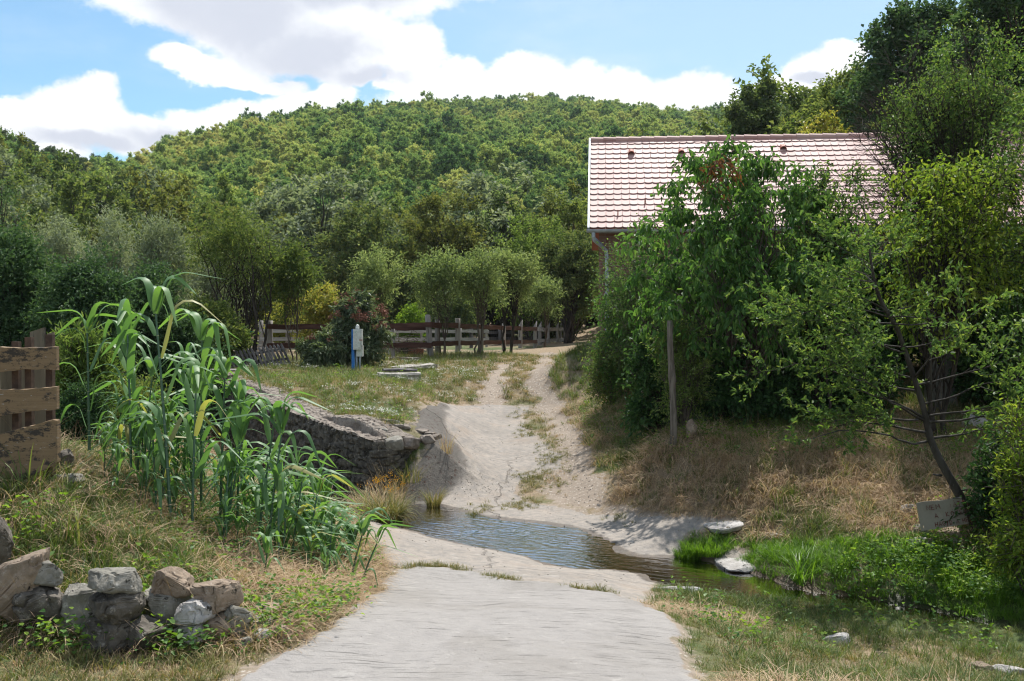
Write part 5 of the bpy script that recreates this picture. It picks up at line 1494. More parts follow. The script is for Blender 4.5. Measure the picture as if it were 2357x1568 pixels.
def word(txt, u0, v0, cw, ch):
    u = u0
    for chh in txt:
        if chh == ' ': u += cw * .8; continue
        back = chh in "':"
        uu = u - cw * 1.0 if back else u
        for s in ST[chh]:
            pts = np.array([uvp(uu + p[0] * cw, v0 - p[1] * ch) for p in s]); pts += [0, -.002 + (.012 * 0), 0]
            mb.tube(pts, .0032, 4, cap=True)
        if not back: u += cw * (1.05 if chh != 'M' else 1.3)


word('NEM  JA\'TSZ', .2, .3, .095, .165); word('A  KO:VE\'KE', .33, .62, .095, .165); word('HAGYD A HELYE\'N', .31, .93, .073, .165)
mb.build('lettering', M['ink'], sgn)
mb = MB(); mb.tube([P(2185, 1150, 11.18) - so_, P(2186, 1125, 11.2) - so_, P(2190, 1105, 11.25) - so_], .003, 4); mb.tube([P(2187, 1150, 11.18) - so_, P(2189, 1125, 11.22) - so_], .003, 4); mb.tube([P(2195, 1147, 11.18) - so_, P(2215, 1146, 11.2) - so_], .006, 5); mb.build('string', M['wood_dark'], sgn)
# ================================================================= HEDGE AND TREES ON THE RIGHT BANK
M['lf_dog'] = leaf_mat('leaf_dogwood', [(.026, .068, .018), (.045, .105, .026), (.075, .15, .036), (.13, .21, .055)], .38, .5, .3, .0)
M['lf_plum'] = leaf_mat('leaf_plum', [(.03, .065, .02), (.055, .105, .028), (.095, .155, .038), (.19, .225, .055)], .33, .55, .28, .0)
M['lf_hedge'] = leaf_mat('leaf_hedge', [(.014, .038, .012), (.024, .06, .018), (.042, .09, .026), (.065, .12, .036)], .26, .55, .25, .1)
M['lf_lime'] = leaf_mat('leaf_lime', [(.06, .11, .015), (.1, .16, .02), (.15, .2, .03), (.2, .22, .04)], .4, .55, .25, .0)
M['lf_red'] = leaf_mat('leaf_withered', [(.07, .03, .015), (.11, .045, .02), (.16, .07, .03)], .25, .5, .3, .0)
GH = 'shrubs of the dark hedge on the bank'
for i, (a, b, tp, d, lb) in enumerate([
    (1540, 1760, 600, 18.6, 'dark hedge shrub behind the stems of the dogwood tree'), (1700, 1930, 560, 19.0, 'dark hedge shrub below the middle of the roof'),
    (1880, 2110, 570, 18.8, 'dark hedge shrub left of the concrete pillar'), (2060, 2300, 560, 18.6, 'dark ivy covered shrub behind the concrete pillar'),
    (2230, 2520, 520, 18.2, 'dark hedge shrub at the right edge of the view')]):
    T('hedge_shrub', lb, 'shrub', a, b, tp, d, M['lf_hedge'], M['bark_dark'], GH, ntr=6, base=.0, tr=.05, clumps=150, per=95, L=.1, W=.062, cl=.45, shape='column', hollow=3.0, kind=2, droop=.2)
for i, (a, b, tp, d, lb) in enumerate([
    (1440, 1600, 760, 17.0, 'low dark shrub at the left end of the hedge'), (1590, 1760, 790, 16.4, 'low tangled shrub right of the wooden post'), (1740, 1900, 780, 16.4, 'low dark shrub under the dogwood crown'),
    (1880, 2060, 770, 16.4, 'low dark shrub left of the pillar foot'), (2190, 2400, 700, 16.2, 'dark broad leaved creeper mass right of the pillar')]):
    T('hedge_shrub', lb, 'shrub', a, b, tp, d, M['lf_hedge'], M['bark_dark'], GH, ntr=6, base=.0, tr=.035, clumps=90, per=80, L=.08, W=.055, cl=.34, shape='dome', hollow=2.4, kind=2, droop=.2)
T('robinia_shrub', 'airy light green shrub below the left end of the gutter', 'shrub', 1362, 1640, 522, 19.5, M['lf_robinia'], M['bark'], ntr=6, base=.05, tr=.05, clumps=150, per=110, L=.06, W=.03, cl=.5, shape='dome', hollow=1.9, grav=-.5, kind=2)
T('robinia_shrub', 'leafy green shrub hiding the foot of the downpipe', 'shrub', 1370, 1520, 640, 20.5, M['lf_dog'], M['bark'], ntr=5, base=.0, tr=.05, clumps=120, per=100, L=.07, W=.035, cl=.45, shape='column', hollow=2.4, kind=2)
T('spindle_bush', 'yellowish green bush just behind the wooden post', 'bush', 1500, 1640, 720, 15.9, M['lf_willow'], M['bark'], ntr=6, base=.0, tr=.02, clumps=90, per=85, L=.055, W=.022, cl=.28, shape='column', hollow=1.9, kind=2, grav=-.2, up=1.2)
T('weedy_bush', 'pale weedy bush on the bank at the far end of the hedge', 'bush', 1340, 1500, 775, 20.5, M['lf_olive'], M['bark'], ntr=6, base=.0, tr=.02, clumps=80, per=90, L=.06, W=.025, cl=.35, shape='dome', hollow=2, kind=2, grav=-.1, up=1.1)
dg = T('dogwood_tree', 'tall leafy dogwood with drooping leaves standing before the roof', 'tree', 1450, 1935, 328, 16.4, M['lf_dog'], M['bark'], ntr=7, base=.18, tr=.055, clumps=230, per=58, L=.118, W=.055, cl=.42, shape='oval', hollow=2.3, kind=2, grav=-1.3, droop=.35, up=1.3, base_px=1700, spreadstem=.45)
tk, cr = grow(seed=904, height=.6, rad=.2, base=0.0, clumps=9, per=26, L=.075, W=.035, cl=.22, kind=2, grav=-1.0, barem=True)
q = P(1655, 440, 15.3); o = cr.build('withered_leaves', M['lf_red'], dg); o.location = (q[0] - dg.location[0], q[1] - dg.location[1], q[2] - dg.location[2])
T('dogwood_shrub', 'glossy green shrub between the dogwood tree and the plum tree', 'shrub', 1780, 2010, 360, 16.0, M['lf_plum'], M['bark_dark'], ntr=5, base=.3, tr=.045, clumps=100, per=48, L=.075, W=.038, cl=.4, shape='vase', hollow=1.8, kind=2, grav=-.7)
T('hazel_tree', 'yellow green leafy tree over the right part of the roof', 'tree', 1985, 2360, 350, 14.6, M['lf_lime'], M['bark_dark'], ntr=3, base=.38, tr=.07, clumps=140, per=52, L=.08, W=.042, cl=.42, shape='oval', hollow=1.8, kind=2, grav=-.8)
T('pear_tree', 'tall fine leaved tree with dark limbs at the right side', 'tree', 2020, 2440, 40, 17.0, M['lf_plum'], M['bark_dark'], ntr=3, base=.3, tr=.12, clumps=330, per=70, L=.065, W=.033, cl=.5, shape='oval', hollow=1.7, kind=2, grav=-.4, base_px=2150, spreadstem=.4)
T('pear_tree', 'tall leafy tree beyond the right edge of the view', 'tree', 2330, 2800, 100, 13.5, M['lf_plum'], M['bark_dark'], ntr=3, base=.3, tr=.12, clumps=260, per=70, L=.065, W=.035, cl=.5, shape='oval', hollow=1.9, kind=2, grav=-.4)
T('elder_bush', 'bright green bush at the lower right edge', 'bush', 2285, 2480, 905, 9.9, M['lf_lime'], M['bark'], ntr=7, base=.0, tr=.02, clumps=120, per=60, L=.06, W=.024, cl=.24, shape='dome', hollow=2.1, kind=2, grav=-.1, up=1.2)
T('elder_bush', 'dark leafy bush behind the bright one at the right edge', 'bush', 2220, 2420, 1010, 11.2, M['lf_hedge'], M['bark'], ntr=7, base=.0, tr=.02, clumps=100, per=60, L=.06, W=.035, cl=.26, shape='dome', hollow=2.1, kind=2)

# ---- the plum tree leaning over the bank, limb by limb
g = np.random.default_rng(321)
base = P(2262, 1240, 11.35); pt = thing('plum_tree', base, 'leaning plum tree spreading over the right bank with the sign on its trunk', 'tree'); pb = np.array(base)
TR_ = [(2262, 1240, 11.35, .066), (2236, 1190, 11.33, .056), (2200, 1122, 11.3, .05), (2165, 1062, 11.3, .044), (2140, 1008, 11.3, .04), (2130, 950, 11.3, .036), (2108, 882, 11.25, .032), (2086, 816, 11.2, .028), (2065, 755, 11.1, .025), (2025, 693, 11.0, .021),
       (2012, 649, 10.95, .018), (2001, 584, 10.9, .013), (1994, 518, 10.9, .008), (1985, 470, 10.9, .004)]
tp_ = np.array([P(a, b, c) for a, b, c, r in TR_]) - pb; trr = np.array([r for *_, r in TR_])
ts = np.linspace(0, len(TR_) - 1, 60); tp2 = np.stack([np.interp(ts, range(len(TR_)), tp_[:, i]) for i in range(3)], 1); tr2 = np.interp(ts, range(len(TR_)), trr)
kk = np.array([.25, .5, .25])
for _ in range(3): tp2[1:-1] = .25 * tp2[:-2] + .5 * tp2[1:-1] + .25 * tp2[2:]
tp2 = np.vstack([tp2[0] - [0, 0, .2], tp2]); tr2 = np.r_[tr2[0] * 1.15, tr2]
tm = MB(); tm.tube(tp2, tr2 * (1 + .05 * g.normal(size=len(tr2))), 10)
LP, LD, LNm = [], [], []


def limb(a, d, L_, r0, depth, g, leafy=True):
    n = 9; pts = [np.array(a, float)]; v = unit(np.array([d]))[0]
    bend = g.normal(size=3) * .10; bend[2] = abs(bend[2]) * .3
    for i in range(n - 1):
        v = unit((v + bend * .5 + g.normal(size=3) * .10 + np.array([0, 0, .03 if depth else -.01]))[None])[0]; pts.append(pts[-1] + v * L_ / (n - 1))
    pts = np.array(pts); rad = r0 * np.linspace(1, .18, n); tm.tube(pts, rad, 5 if r0 > .008 else 3, g.random(), cap=False)
    if depth < 2:
        m = int((5 if depth == 0 else 4) * max(.6, L_ / (1.2 if depth == 0 else .6)))
        for _ in range(m):
            t = .18 + .82 * g.random(); i = min(int(t * (n - 1)), n - 2); f = t * (n - 1) - i
            p = pts[i] * (1 - f) + pts[i + 1] * f; dv = unit((pts[i + 1] - pts[i])[None])[0]
            side = unit(np.cross(dv, g.normal(size=3))[None])[0]
            limb(p, dv * .75 + side * .75 + np.array([0, 0, .12]), L_ * (.28 + .3 * g.random()), r0 * .45, depth + 1, g)
    if leafy:
        m = int(L_ / .024) if depth else int(L_ / .05)
        t = .15 + .85 * g.random(m) if depth else .45 + .55 * g.random(m); x = t * (n - 1); i = np.clip(x.astype(int), 0, n - 2); f = (x - i)[:, None]
        p = pts[i] * (1 - f) + pts[i + 1] * f; dv = pts[i + 1] - pts[i]; dv = unit(dv)
        LP.append(p + g.normal(size=(m, 3)) * .008); LD.append(dv * .7 + g.normal(size=(m, 3)) * .6 + [0, 0, .12]); LNm.append(np.array([0, 0, 1.]) + g.normal(size=(m, 3)) * .55)


for _ in range(33):
    i = int(18 + (g.random() ** .9) * 38); a = tp2[i]
    az_ = g.normal() * 1.0 + (math.pi if g.random() < .68 else 0) ; hgt = i / 60
    d = np.array([math.cos(az_) * 1.0, math.sin(az_) * .75, .05 + .35 * g.random() + .5 * max(0, hgt - .7)])
    L_ = (1.75 - 1.25 * max(0, (hgt - .45)) / .55) * (.55 + .5 * g.random())
    limb(a, d, L_, tr2[i] * .42, 0, g)
# named limbs visible in the picture
for pts_px in ([(2134, 1018), (2100, 1022), (2042, 1000), (1937, 989), (1880, 1009)], [(2126, 965), (2080, 968), (2010, 955), (1955, 952)], [(2128, 962), (2070, 930), (2000, 905), (1940, 890)], [(2139, 956), (2142, 880), (2144, 781), (2150, 720)]):
    dd = 11.3; pp = np.array([P(x, y, dd - .12 * j) for j, (x, y) in enumerate(pts_px)]) - pb; n = 14; t = np.linspace(0, len(pts_px) - 1, n)
    p2 = np.stack([np.interp(t, range(len(pts_px)), pp[:, i]) for i in range(3)], 1) + g.normal(size=(n, 3)) * .006
    tm.tube(p2, np.linspace(.017, .004, n), 5)
    for j in range(5, n): 
        if g.random() < .6: limb(p2[j], g.normal(size=3) * .5 + [-.8, -.1, .25], .3 + .3 * g.random(), .004, 1, g)
for (x, y, dx) in ((2153, 1093, -1), (2216, 1128, 1)):
    a = P(x + 14 * -dx, y + 2, 11.3) - pb; tm.tube([a, a + [dx * .06, -.03, .01], a + [dx * .11, -.05, .02]], [.018, .013, .011], 6)
tm.build('trunk', simple_mat('plum_bark', (.03, .026, .022), (.07, .062, .055), 9, .85, .25, .8, .01, (1, 1, .35), (.12, .115, .105)), pt, True)
LP = np.concatenate(LP); LD = np.concatenate(LD); LNm = np.concatenate(LNm)
lm = MB(); add_leaves(lm, LP, LD, LNm, .062 * (.7 + .6 * g.random(len(LP))), .032 * (.75 + .5 * g.random(len(LP))), .3, 2, .15, g); lm.build('crown', M['lf_plum'], pt)
print('plum leaves', len(LP))

# ================================================================= GIANT REEDS
FARB = [(1.7, 11.6), (2.5, 11.0), (3.3, 10.3), (4.35, 9.8), (6, 9.3), (9, 8.6)]


def reed_mats():
    m, nt, out = newmat('reed_leaf'); k = N(nt)
    r = k.attr('rnd')
    c = k.ramp(r, [(0, (.075, .155, .07)), (.5, (.11, .21, .095)), (.88, (.15, .26, .1)), (.95, (.2, .27, .09)), (1, (.34, .3, .14))])
    v = k.noise(k.mapping(k.objco(), (40, 40, 2)), 3, 3, .5)
    c = k.mix(k.math('MULTIPLY', v, .35), c, (.12, .2, .1))
    b = k.bsdf(c, .5, .35); t = nt.nodes.new('ShaderNodeBsdfTranslucent'); k.link(k.mix(1.0, c, (1.8, 2.0, .6), 'MULTIPLY'), t.inputs[0])
    mx = nt.nodes.new('ShaderNodeMixShader'); mx.inputs[0].default_value = .34; k.link(b.outputs[0], mx.inputs[1]); k.link(t.outputs[0], mx.inputs[2]); k.link(mx.outputs[0], out.inputs[0])
    M['reed_leaf'] = m
    m, nt, out = newmat('reed_stem'); k = N(nt)
    r = k.attr('rnd')
    c = k.ramp(r, [(0, (.1, .15, .05)), (.3, (.045, .1, .055)), (.86, (.05, .115, .075)), (.93, (.3, .31, .17)), (1, (.34, .33, .2))])
    k.bsdf(c, .35, .5, out=out); M['reed_stem'] = m


reed_mats()


def ribbon(mb, p0, az, elev, L_, W_, curl, g, n=14, twist=0.0, r=0.5, hang=1.0):
    """an arching strap leaf"""
    t = np.linspace(0, 1, n); step = L_ / (n - 1); e = e0_ = elev; he_ = min(1.42, .35 + curl * .36) * (.05 + .95 * g.random() ** 1.05); bs = .1 + .3 * g.random(); p = np.array(p0, float); C = [p.copy()]; E = [e]
    for i in range(1, n):
        q_ = min(max((i / (n - 1) - bs) / .42, 0), 1); q_ = q_ * q_ * (3 - 2 * q_); e = e0_ - (e0_ + he_) * q_
        p = p + step * np.array([math.cos(az) * math.cos(e), math.sin(az) * math.cos(e), math.sin(e)]); C.append(p.copy()); E.append(e)
        az += twist / n
    C = np.array(C); w = W_ * np.where(t < .12, .55 + 3.6 * t, np.clip(1 - (t - .12) / .88, 0, 1) ** .62) ; w = np.minimum(w, W_); w[-1] = .0006
    sd = np.array([-math.sin(az), math.cos(az), 0]) ; tw_ = g.normal() * .35 + twist * t
    T_ = np.gradient(C, axis=0); T_ = unit(T_); U = unit(np.cross(sd[None], T_))
    S_ = np.cos(tw_)[:, None] * sd + np.sin(tw_)[:, None] * U; Nn = unit(np.cross(T_, S_))
    A = C + S_ * w[:, None] * .5 - Nn * w[:, None] * .12; B = C - S_ * w[:, None] * .5 - Nn * w[:, None] * .12
    q = np.arange(n - 1); V = np.concatenate([A, C, B])
    mb.add(V, np.concatenate([np.stack([q, q + 1, n + q + 1, n + q], 1), np.stack([n + q, n + q + 1, 2 * n + q + 1, 2 * n + q], 1)]), r)


def cane(bx, by, topx, topy, label, seed, d=None, r=.013, scale=1.0, group='giant reeds growing on the left bank', young=False, bare=None):
    g = np.random.default_rng(seed)
    b = px2g(bx, by) if d is None else np.array([*P(bx, 0, d)[:2], 0.]); b[2] = ground_z(b[0], b[1])
    tt = P(topx, topy, b[1] + g.normal() * .1); Ht = tt[2] - b[2]
    t = thing('reed_cane', b, label, 'reed', group)
    sm, lf = MB(), MB()
    lx, ly = tt[0] - b[0], tt[1] - b[1]
    hs = Ht * .86 if not young else Ht * .55
    nn = max(5, int(hs / (.165 * scale ** .5))); zs = np.linspace(0, hs, nn + 1)
    def ax(z): f = z / Ht; return np.array([lx * f ** 1.25, ly * f, z])
    for i in range(nn):
        a, c = ax(zs[i] - (.1 if i == 0 else 0)), ax(zs[i + 1]); f = i / nn; rr = r * (1 - .45 * f)
        m1 = a + (c - a) * .08; m0 = a + (c - a) * .9
        k = [a, m1, (m1 + m0) / 2, m0, c]; rs = [rr * 1.16, rr, rr, rr, rr * 1.1]
        V0 = len(sm.R); sm.tube(k, rs, 8, 0.5, cap=False)
        col = np.repeat([.96, .25 + .4 * f, .5, .6, .93], 8); sm.R[-1] = col
        az0 = (0 if g.random() < .5 else math.pi) + g.normal() * .55
    lo = .34 if bare is None else bare
    lev = np.arange(int(nn * lo), nn + 1)
    for i in lev:
        f = (i / nn); p = ax(zs[min(i, nn)]); az = az0 + (i % 2) * math.pi + g.normal() * .4
        sz = math.sin(min(1, (f - lo * .6) / (1 - lo * .6) * 1.25 + .12) * math.pi * .62)
        ribbon(lf, p + np.array([math.cos(az), math.sin(az), 0]) * r * .8, az, 1.22 + .1 * g.normal(), (.58 + .2 * g.random()) * scale * (.55 + .5 * sz), .058 * scale * (.7 + .35 * sz) * (1 if bare is None or bare > .25 else .72), 2.7 + .7 * g.normal(), g, twist=g.normal() * .3, r=g.random() * .92 if g.random() > .04 else 1.0)
    top = ax(hs)
    for j in range(4 if not young else 5):   # unfurling head
        az = az0 + (j % 2) * math.pi + g.normal() * .5
        ribbon(lf, top + [0, 0, .02 * j], az, 1.42 - .06 * j + .05 * g.normal(), (.5 + .14 * g.random()) * scale * (1 - .08 * j) * (1.0 if not young else .9), .07 * scale, (2.2 + .7 * g.random()) if j < 3 else 1.2, g, r=.5 + .4 * g.random())
    sm.build('stem', M['reed_stem'], t, True); lf.build('leaves', M['reed_leaf'], t, True)
    return t


cane(392, 1225, 352, 640, 'tallest giant reed with a drooping head above all others', 1, 8.8, .0165, 1.35, bare=.3)
cane(205, 1070, 200, 715, 'leftmost giant reed standing alone right of the plank fence', 2, 9.6, .015, 1.15, bare=.4)
cane(300, 1140, 292, 715, 'second tall reed between the leftmost and the tallest one', 3, 9.5, .014, 1.25)
cane(318, 1120, 282, 760, 'reed just behind the second tall reed', 4, 10.0, .013, 1.2)
cane(462, 1170, 466, 715, 'tall reed right of the tallest one with bright upright leaves', 5, 9.6, .014, 1.25)
cane(440, 1240, 452, 850, 'reed in front of the tall bright one right of centre', 6, 8.8, .014, 1.15)
cane(505, 1190, 520, 810, 'tall reed at the left of the creek wall corner view', 7, 9.4, .014, 1.2)
cane(545, 1180, 556, 885, 'reed with arching leaves overlapping the creek wall', 8, 9.5, .013, 1.1)
cane(360, 1215, 350, 980, 'short reed just left of the tallest stem', 9, 8.9, .011, .9)
cane(590, 1215, 640, 920, 'leaning reed whose tip arches over the wall', 10, 9.1, .013, 1.1)
cane(612, 1250, 655, 950, 'bright reed next to the leaning one', 11, 8.9, .012, 1.1)
cane(668, 1230, 700, 1075, 'medium reed at the right part of the clump', 12, 9.1, .011, .9)
cane(700, 1235, 735, 1110, 'medium reed with a looping leaf near the right end', 13, 9.1, .011, .85)
cane(640, 1290, 640, 1100, 'reed rising from dry grass below the wall corner', 14, 8.7, .011, .9)
cane(806, 1335, 838, 1215, 'small leaning reed beside the road edge', 15, 9.2, .011, .75, young=False)
cane(830, 1335, 875, 1235, 'rightmost small reed bending over the road', 16, 9.2, .01, .7)
cane(755, 1300, 765, 1180, 'young reed left of the two leaning road side ones', 17, 9.3, .01, .7)
cane(608, 1345, 620, 1220, 'small reed standing foremost in the dry grass', 18, 8.0, .009, .6, young=True)
g = np.random.default_rng(44)
for i in range(52):
    x = 250 + 540 * g.random() ** .9; d = 8.9 + 2.2 * g.random()
    hh = np.interp(x, [250, 330, 420, 520, 620, 700, 790], [.85, 1.25, 1.35, 1.2, .95, .75, .45]) * (.62 + .5 * g.random())
    q = P(x, 0, d); gz0 = ground_z(q[0], q[1]); by = HY - (gz0 - CZ) * FL / d; ty = HY - (gz0 + hh - CZ) * FL / d
    cane(x, by, x + 8 + g.normal() * 22, ty, 'green reed crowded among others in the middle of the clump', 300 + i, d, .009 + .004 * g.random(), .8 + .25 * g.random(), young=g.random() < .35, bare=.2)

for i in range(48):
    x = 235 + 560 * g.random(); d = 8.7 + 2.4 * g.random(); hh = np.interp(x, [235, 400, 600, 795], [.55, .75, .6, .3]) * (.6 + .6 * g.random())
    q = P(x, 0, d); gz0 = ground_z(q[0], q[1]); by = HY - (gz0 - CZ) * FL / d; ty = HY - (gz0 + hh - CZ) * FL / d
    cane(x, by, x + g.normal() * 14, ty, 'short young reed shoot filling the foot of the clump', 500 + i, d, .006, .62, young=True, bare=.1, group='young reed shoots on the left bank')

# grass tussock with yellow flowers at the creek mouth
def blades(n, h, spread, w, curve, seed, lean=.0, segs=4, rmin=0., rmax=1.):
    g = np.random.default_rng(seed); a = g.random(n) * 6.283; r = spread * np.sqrt(g.random(n)); bx, by = r * np.cos(a), r * np.sin(a)
    az = a + g.normal(size=n) * .9; hh = h * (.45 + .65 * g.random(n)); cv = curve * (.3 + g.random(n)); e0 = 1.45 - .35 * g.random(n) - lean
    t = np.linspace(0, 1, segs + 1); P_ = np.stack([bx, by, np.zeros(n)], 1); C = [P_]; e = e0.copy()
    for i in range(segs):
        e = e - cv / segs * (.5 + i / segs * 1.2); st = hh / segs
        P_ = P_ + np.stack([np.cos(az) * np.cos(e), np.sin(az) * np.cos(e), np.sin(e)], 1) * st[:, None]; C.append(P_)
    C = np.stack(C, 1); s = np.stack([-np.sin(az), np.cos(az), np.zeros(n)], 1)[:, None] * (w * (1 - t ** 1.6 * .9) * .5)[None, :, None] * (.7 + .6 * g.random(n))[:, None, None]
    V = np.stack([C + s, C - s], 2).reshape(n, -1, 3); b = (np.arange(n) * (2 * segs + 2))[:, None, None]; q = np.arange(segs)[None, :, None] * 2
    F = (b + q + np.array([0, 1, 3, 2])[None, None]).reshape(-1, 4)
    return V.reshape(-1, 3), F, np.repeat(rmin + (rmax - rmin) * g.random(n), 2 * segs + 2)


def blade_mesh(name, mat, *a, **k):
    mb = MB(); V, F, R = blades(*a, **k); mb.add(V, F, R); return mb.mesh(name, mat)


GM = dict(
    straw=leaf_mat('straw', [(.17, .105, .065), (.28, .19, .12), (.4, .3, .2), (.3, .25, .14)], .25, .7, .2, .15, 1.1),
    green=leaf_mat('grass_green', [(.035, .06, .015), (.055, .09, .02), (.09, .13, .03), (.17, .17, .06)], .3, .55, .3, .15, 1.4),
    lush=leaf_mat('grass_lush', [(.04, .09, .01), (.065, .135, .014), (.1, .19, .02), (.14, .22, .03)], .35, .5, .35, .1, 1.6),
    mixed=leaf_mat('grass_mixed', [(.05, .075, .02), (.09, .11, .03), (.17, .15, .06), (.29, .22, .12)], .28, .6, .25, .2, 1.2))


def tussock(x, y, d, mat, n, h, spread, w, curve, label, flowers=None):
    q = px2g(x, y) if d is None else P(x, y, d); z = ground_z(q[0], q[1]); t = thing('grass_tussock', (q[0], q[1], z - .02), label, 'grass tussock')
    mb = MB(); V, F, R = blades(n, h, spread, w, curve, int(x)); mb.add(V, F, R); mb.build('leaves', mat, t)
    if flowers:
        mb = MB(); g = np.random.default_rng(int(x)); c = np.c_[g.normal(size=(flowers, 2)) * .18, h * .8 + .2 * g.random(flowers)]
        c = np.repeat(c, 7, 0) + g.normal(size=(flowers * 7, 3)) * .018; add_leaves(mb, c, g.normal(size=c.shape), g.normal(size=c.shape), .016, .012); mb.build('flowers', M['lf_flower'], t)
    return t


M['lf_flower'] = leaf_mat('yellow_flower', [(.5, .22, .01), (.6, .35, .02)], .2, .6, .2, 0, 1)
tussock(882, 1192, 14.2, GM['mixed'], 900, .62, .26, .011, 1.7, 'large yellow green grass tussock at the left end of the ford water', 40)
tussock(860, 1170, 15.0, GM['straw'], 500, .6, .3, .008, 1.5, 'dry pale grass tussock behind the yellow green one')
tussock(900, 1125, 16.0, GM['straw'], 120, .7, .2, .007, 1.0, 'sparse tall dry grass at the foot of the wall end')
tussock(945, 1105, 16.2, GM['mixed'], 90, .5, .18, .008, 1.2, 'sparse green weeds at the corner of the wall')
tussock(1025, 1090, 16.9, GM['straw'], 60, .5, .12, .007, .9, 'thin dry weeds on the rim of the concrete slope')
tussock(998, 1155, 15.6, GM['mixed'], 160, .42, .1, .01, .9, 'small weedy tussock growing from the concrete beside the water')
tussock(1625, 1275, 12.4, GM['lush'], 1500, .19, .28, .008, 1.0, 'bright green tussock of fine grass beside the pool')
tussock(1585, 1280, 12.35, GM['lush'], 600, .16, .16, .008, 1.0, 'smaller bright green tussock at the water edge')
tussock(1850, 1300, 11.0, GM['lush'], 70, .55, .1, .014, 1.6, 'tall arching grass plant amid the bright bank grass')
tussock(160, 1290, 7.3, GM['green'], 60, .42, .12, .014, 1.9, 'long bladed grass plant above the stone pile')
tussock(60, 1080, 7.9, GM['green'], 26, .55, .12, .011, 1.5, 'thin wild grass plant in front of the plank fence')

# ================================================================= GRASS AND WEEDS
g = np.random.default_rng(900)
pts = []
for y0 in np.arange(4.6, 37, .4):
    yc = y0 + .2; hw = .56 * yc + 2.0; dens = min(300, 300 * (8.5 / yc) ** 1.35)
    n = int(dens * 2 * hw * .4); pts.append(np.c_[(g.random(n) * 2 - 1) * hw, y0 + g.random(n) * .4])
pts = np.concatenate(pts)
X_, Y_ = pts[:, 0], pts[:, 1]
mq = masks(X_, Y_); Z_ = H(X_, Y_)
PX = CX + X_ / Y_ * FL; PY = HY - (Z_ - CZ) / Y_ * FL
hard = np.minimum(mq['road'], np.minimum(mq['ford'], mq['apron']))
dch, _ = seg_sd(X_, Y_, CH, False); dwl, _ = seg_sd(X_, Y_, WALLXY, False); lw_, _ = seg_sd(X_, Y_, LAWN)
ok = (hard > .03) & (mq['shore'] > .03) & (mq['rut'] > .16) & ~((dch < .8) & (lw_ > -.3)) & ~((lw_ < .1) & (dwl < .6) & (g.random(len(X_)) > .05) & (Y_ > 15))
tr_in = mq['track'] < 0.05
ok &= ~(tr_in & (g.random(len(X_)) > np.where((mq['rut'] > .25) & (X_ < 2.5) & (Y_ > 17), 1.0, .35)))
ok &= (Y_ < 36)
pts, X_, Y_, Z_, PX, PY, tr_in = pts[ok], X_[ok], Y_[ok], Z_[ok], PX[ok], PY[ok], tr_in[ok]
hard, shore = hard[ok], mq['shore'][ok]
n = len(pts); rr = g.random(n)
nzl = .5 + .5 * fbm(X_ * .55, Y_ * .55, seed=51, o=3)
def rect(a, b, c, d): return (PX > a) & (PX < b) & (PY > c) & (PY < d)
lawn = (X_ < .5) & (Y_ > 16) & (lw_[ok] < 0)
rbank = (X_ > .6) & (Y_ > 9.8) & ~tr_in
sidebank = rbank & (Y_ > 15.5)
farb = Y_ > np.interp(X_, [a for a, b in FARB], [b for a, b in FARB])
lushz = (shore < .5 + .7 * sstep(2.5, 5, X_)) & (X_ > 1.9) & farb
nearwater = (X_ > 1.3) & ~farb & (shore < 1.3) & (Y_ < 11.6)
nearR = (X_ > .9) & (Y_ < 10.2) & ~lushz
left = (X_ < -.8) & (Y_ < 15) & ~lawn
front = left & (Y_ < 6.25)
typ = np.full(n, -1)   # 0 straw long,1 green mid,2 lush,3 mixed short,4 straw short
typ[rbank] = np.where(rr < .62 - .35 * (nzl[rbank.nonzero()[0]].mean() * 0) , 0, 1)[rbank]
typ[rbank] = np.where(rr < .78, 0, 1)[rbank]
typ[rbank & (nzl > .7) & (rr < .7)] = 1
typ[sidebank & (rr > .62)] = 3
typ[sidebank & (rr < .3)] = 1
typ[nearR] = np.where(rr < .3, 4, np.where(rr < .8, 3, 1))[nearR]
typ[nearR & (nzl > .75) & (rr < .7)] = 0
typ[nearR & (shore < .8) & (rr < .6)] = 1
typ[left] = np.where(rr < .5, 1, np.where(rr < .68, 0, 3))[left]
typ[left & (nzl > .7) & (rr < .7)] = 0
typ[left & (PX > 480) & (PX < 900) & (PY > 1215) & (rr < .62)] = 0
typ[front] = np.where(rr < .55, 4, 3)[front]
typ[lawn] = np.where(rr < .42, 3, np.where(rr < .6, 1, np.where(rr < .78, 0, 4)))[lawn]
typ[nearwater] = np.where(rr < .6, 3, 1)[nearwater]
typ[lushz] = 2
typ[tr_in] = np.where((rr < .5) & (Y_ > 18), 3, 4)[tr_in]
typ[(typ < 0)] = 3
protos = {
    0: ('dry_grass', [blade_mesh('straw_tuft', GM['straw'], 26, .4, .12, .0055, 2.4, 60 + i, lean=.6, segs=5) for i in range(5)], (.75, 1.15)),
    1: ('green_grass', [blade_mesh('green_tuft', GM['green'], 22, .21, .06, .0065, 1.4, 70 + i) for i in range(5)], (.6, 1.2)),
    2: ('bright_grass', [blade_mesh('bright_tuft', GM['lush'], 40, .19, .08, .0075, 1.3, 80 + i) for i in range(4)], (.6, 1.05)),
    3: ('mixed_grass', [blade_mesh('mixed_tuft', GM['mixed'], 26, .12, .07, .006, 1.5, 90 + i) for i in range(5)], (.6, 1.3)),
    4: ('short_dry_grass', [blade_mesh('short_tuft', GM['straw'], 26, .055, .07, .005, 1.6, 95 + i) for i in range(4)], (.6, 1.4))}
LBL = {0: 'long dry straw coloured grass on the banks', 1: 'green grass growing among the dry grass', 2: 'bright lush grass along the pool', 3: 'short mixed grass of the lawn and verges', 4: 'short dry trampled grass beside and on the track'}
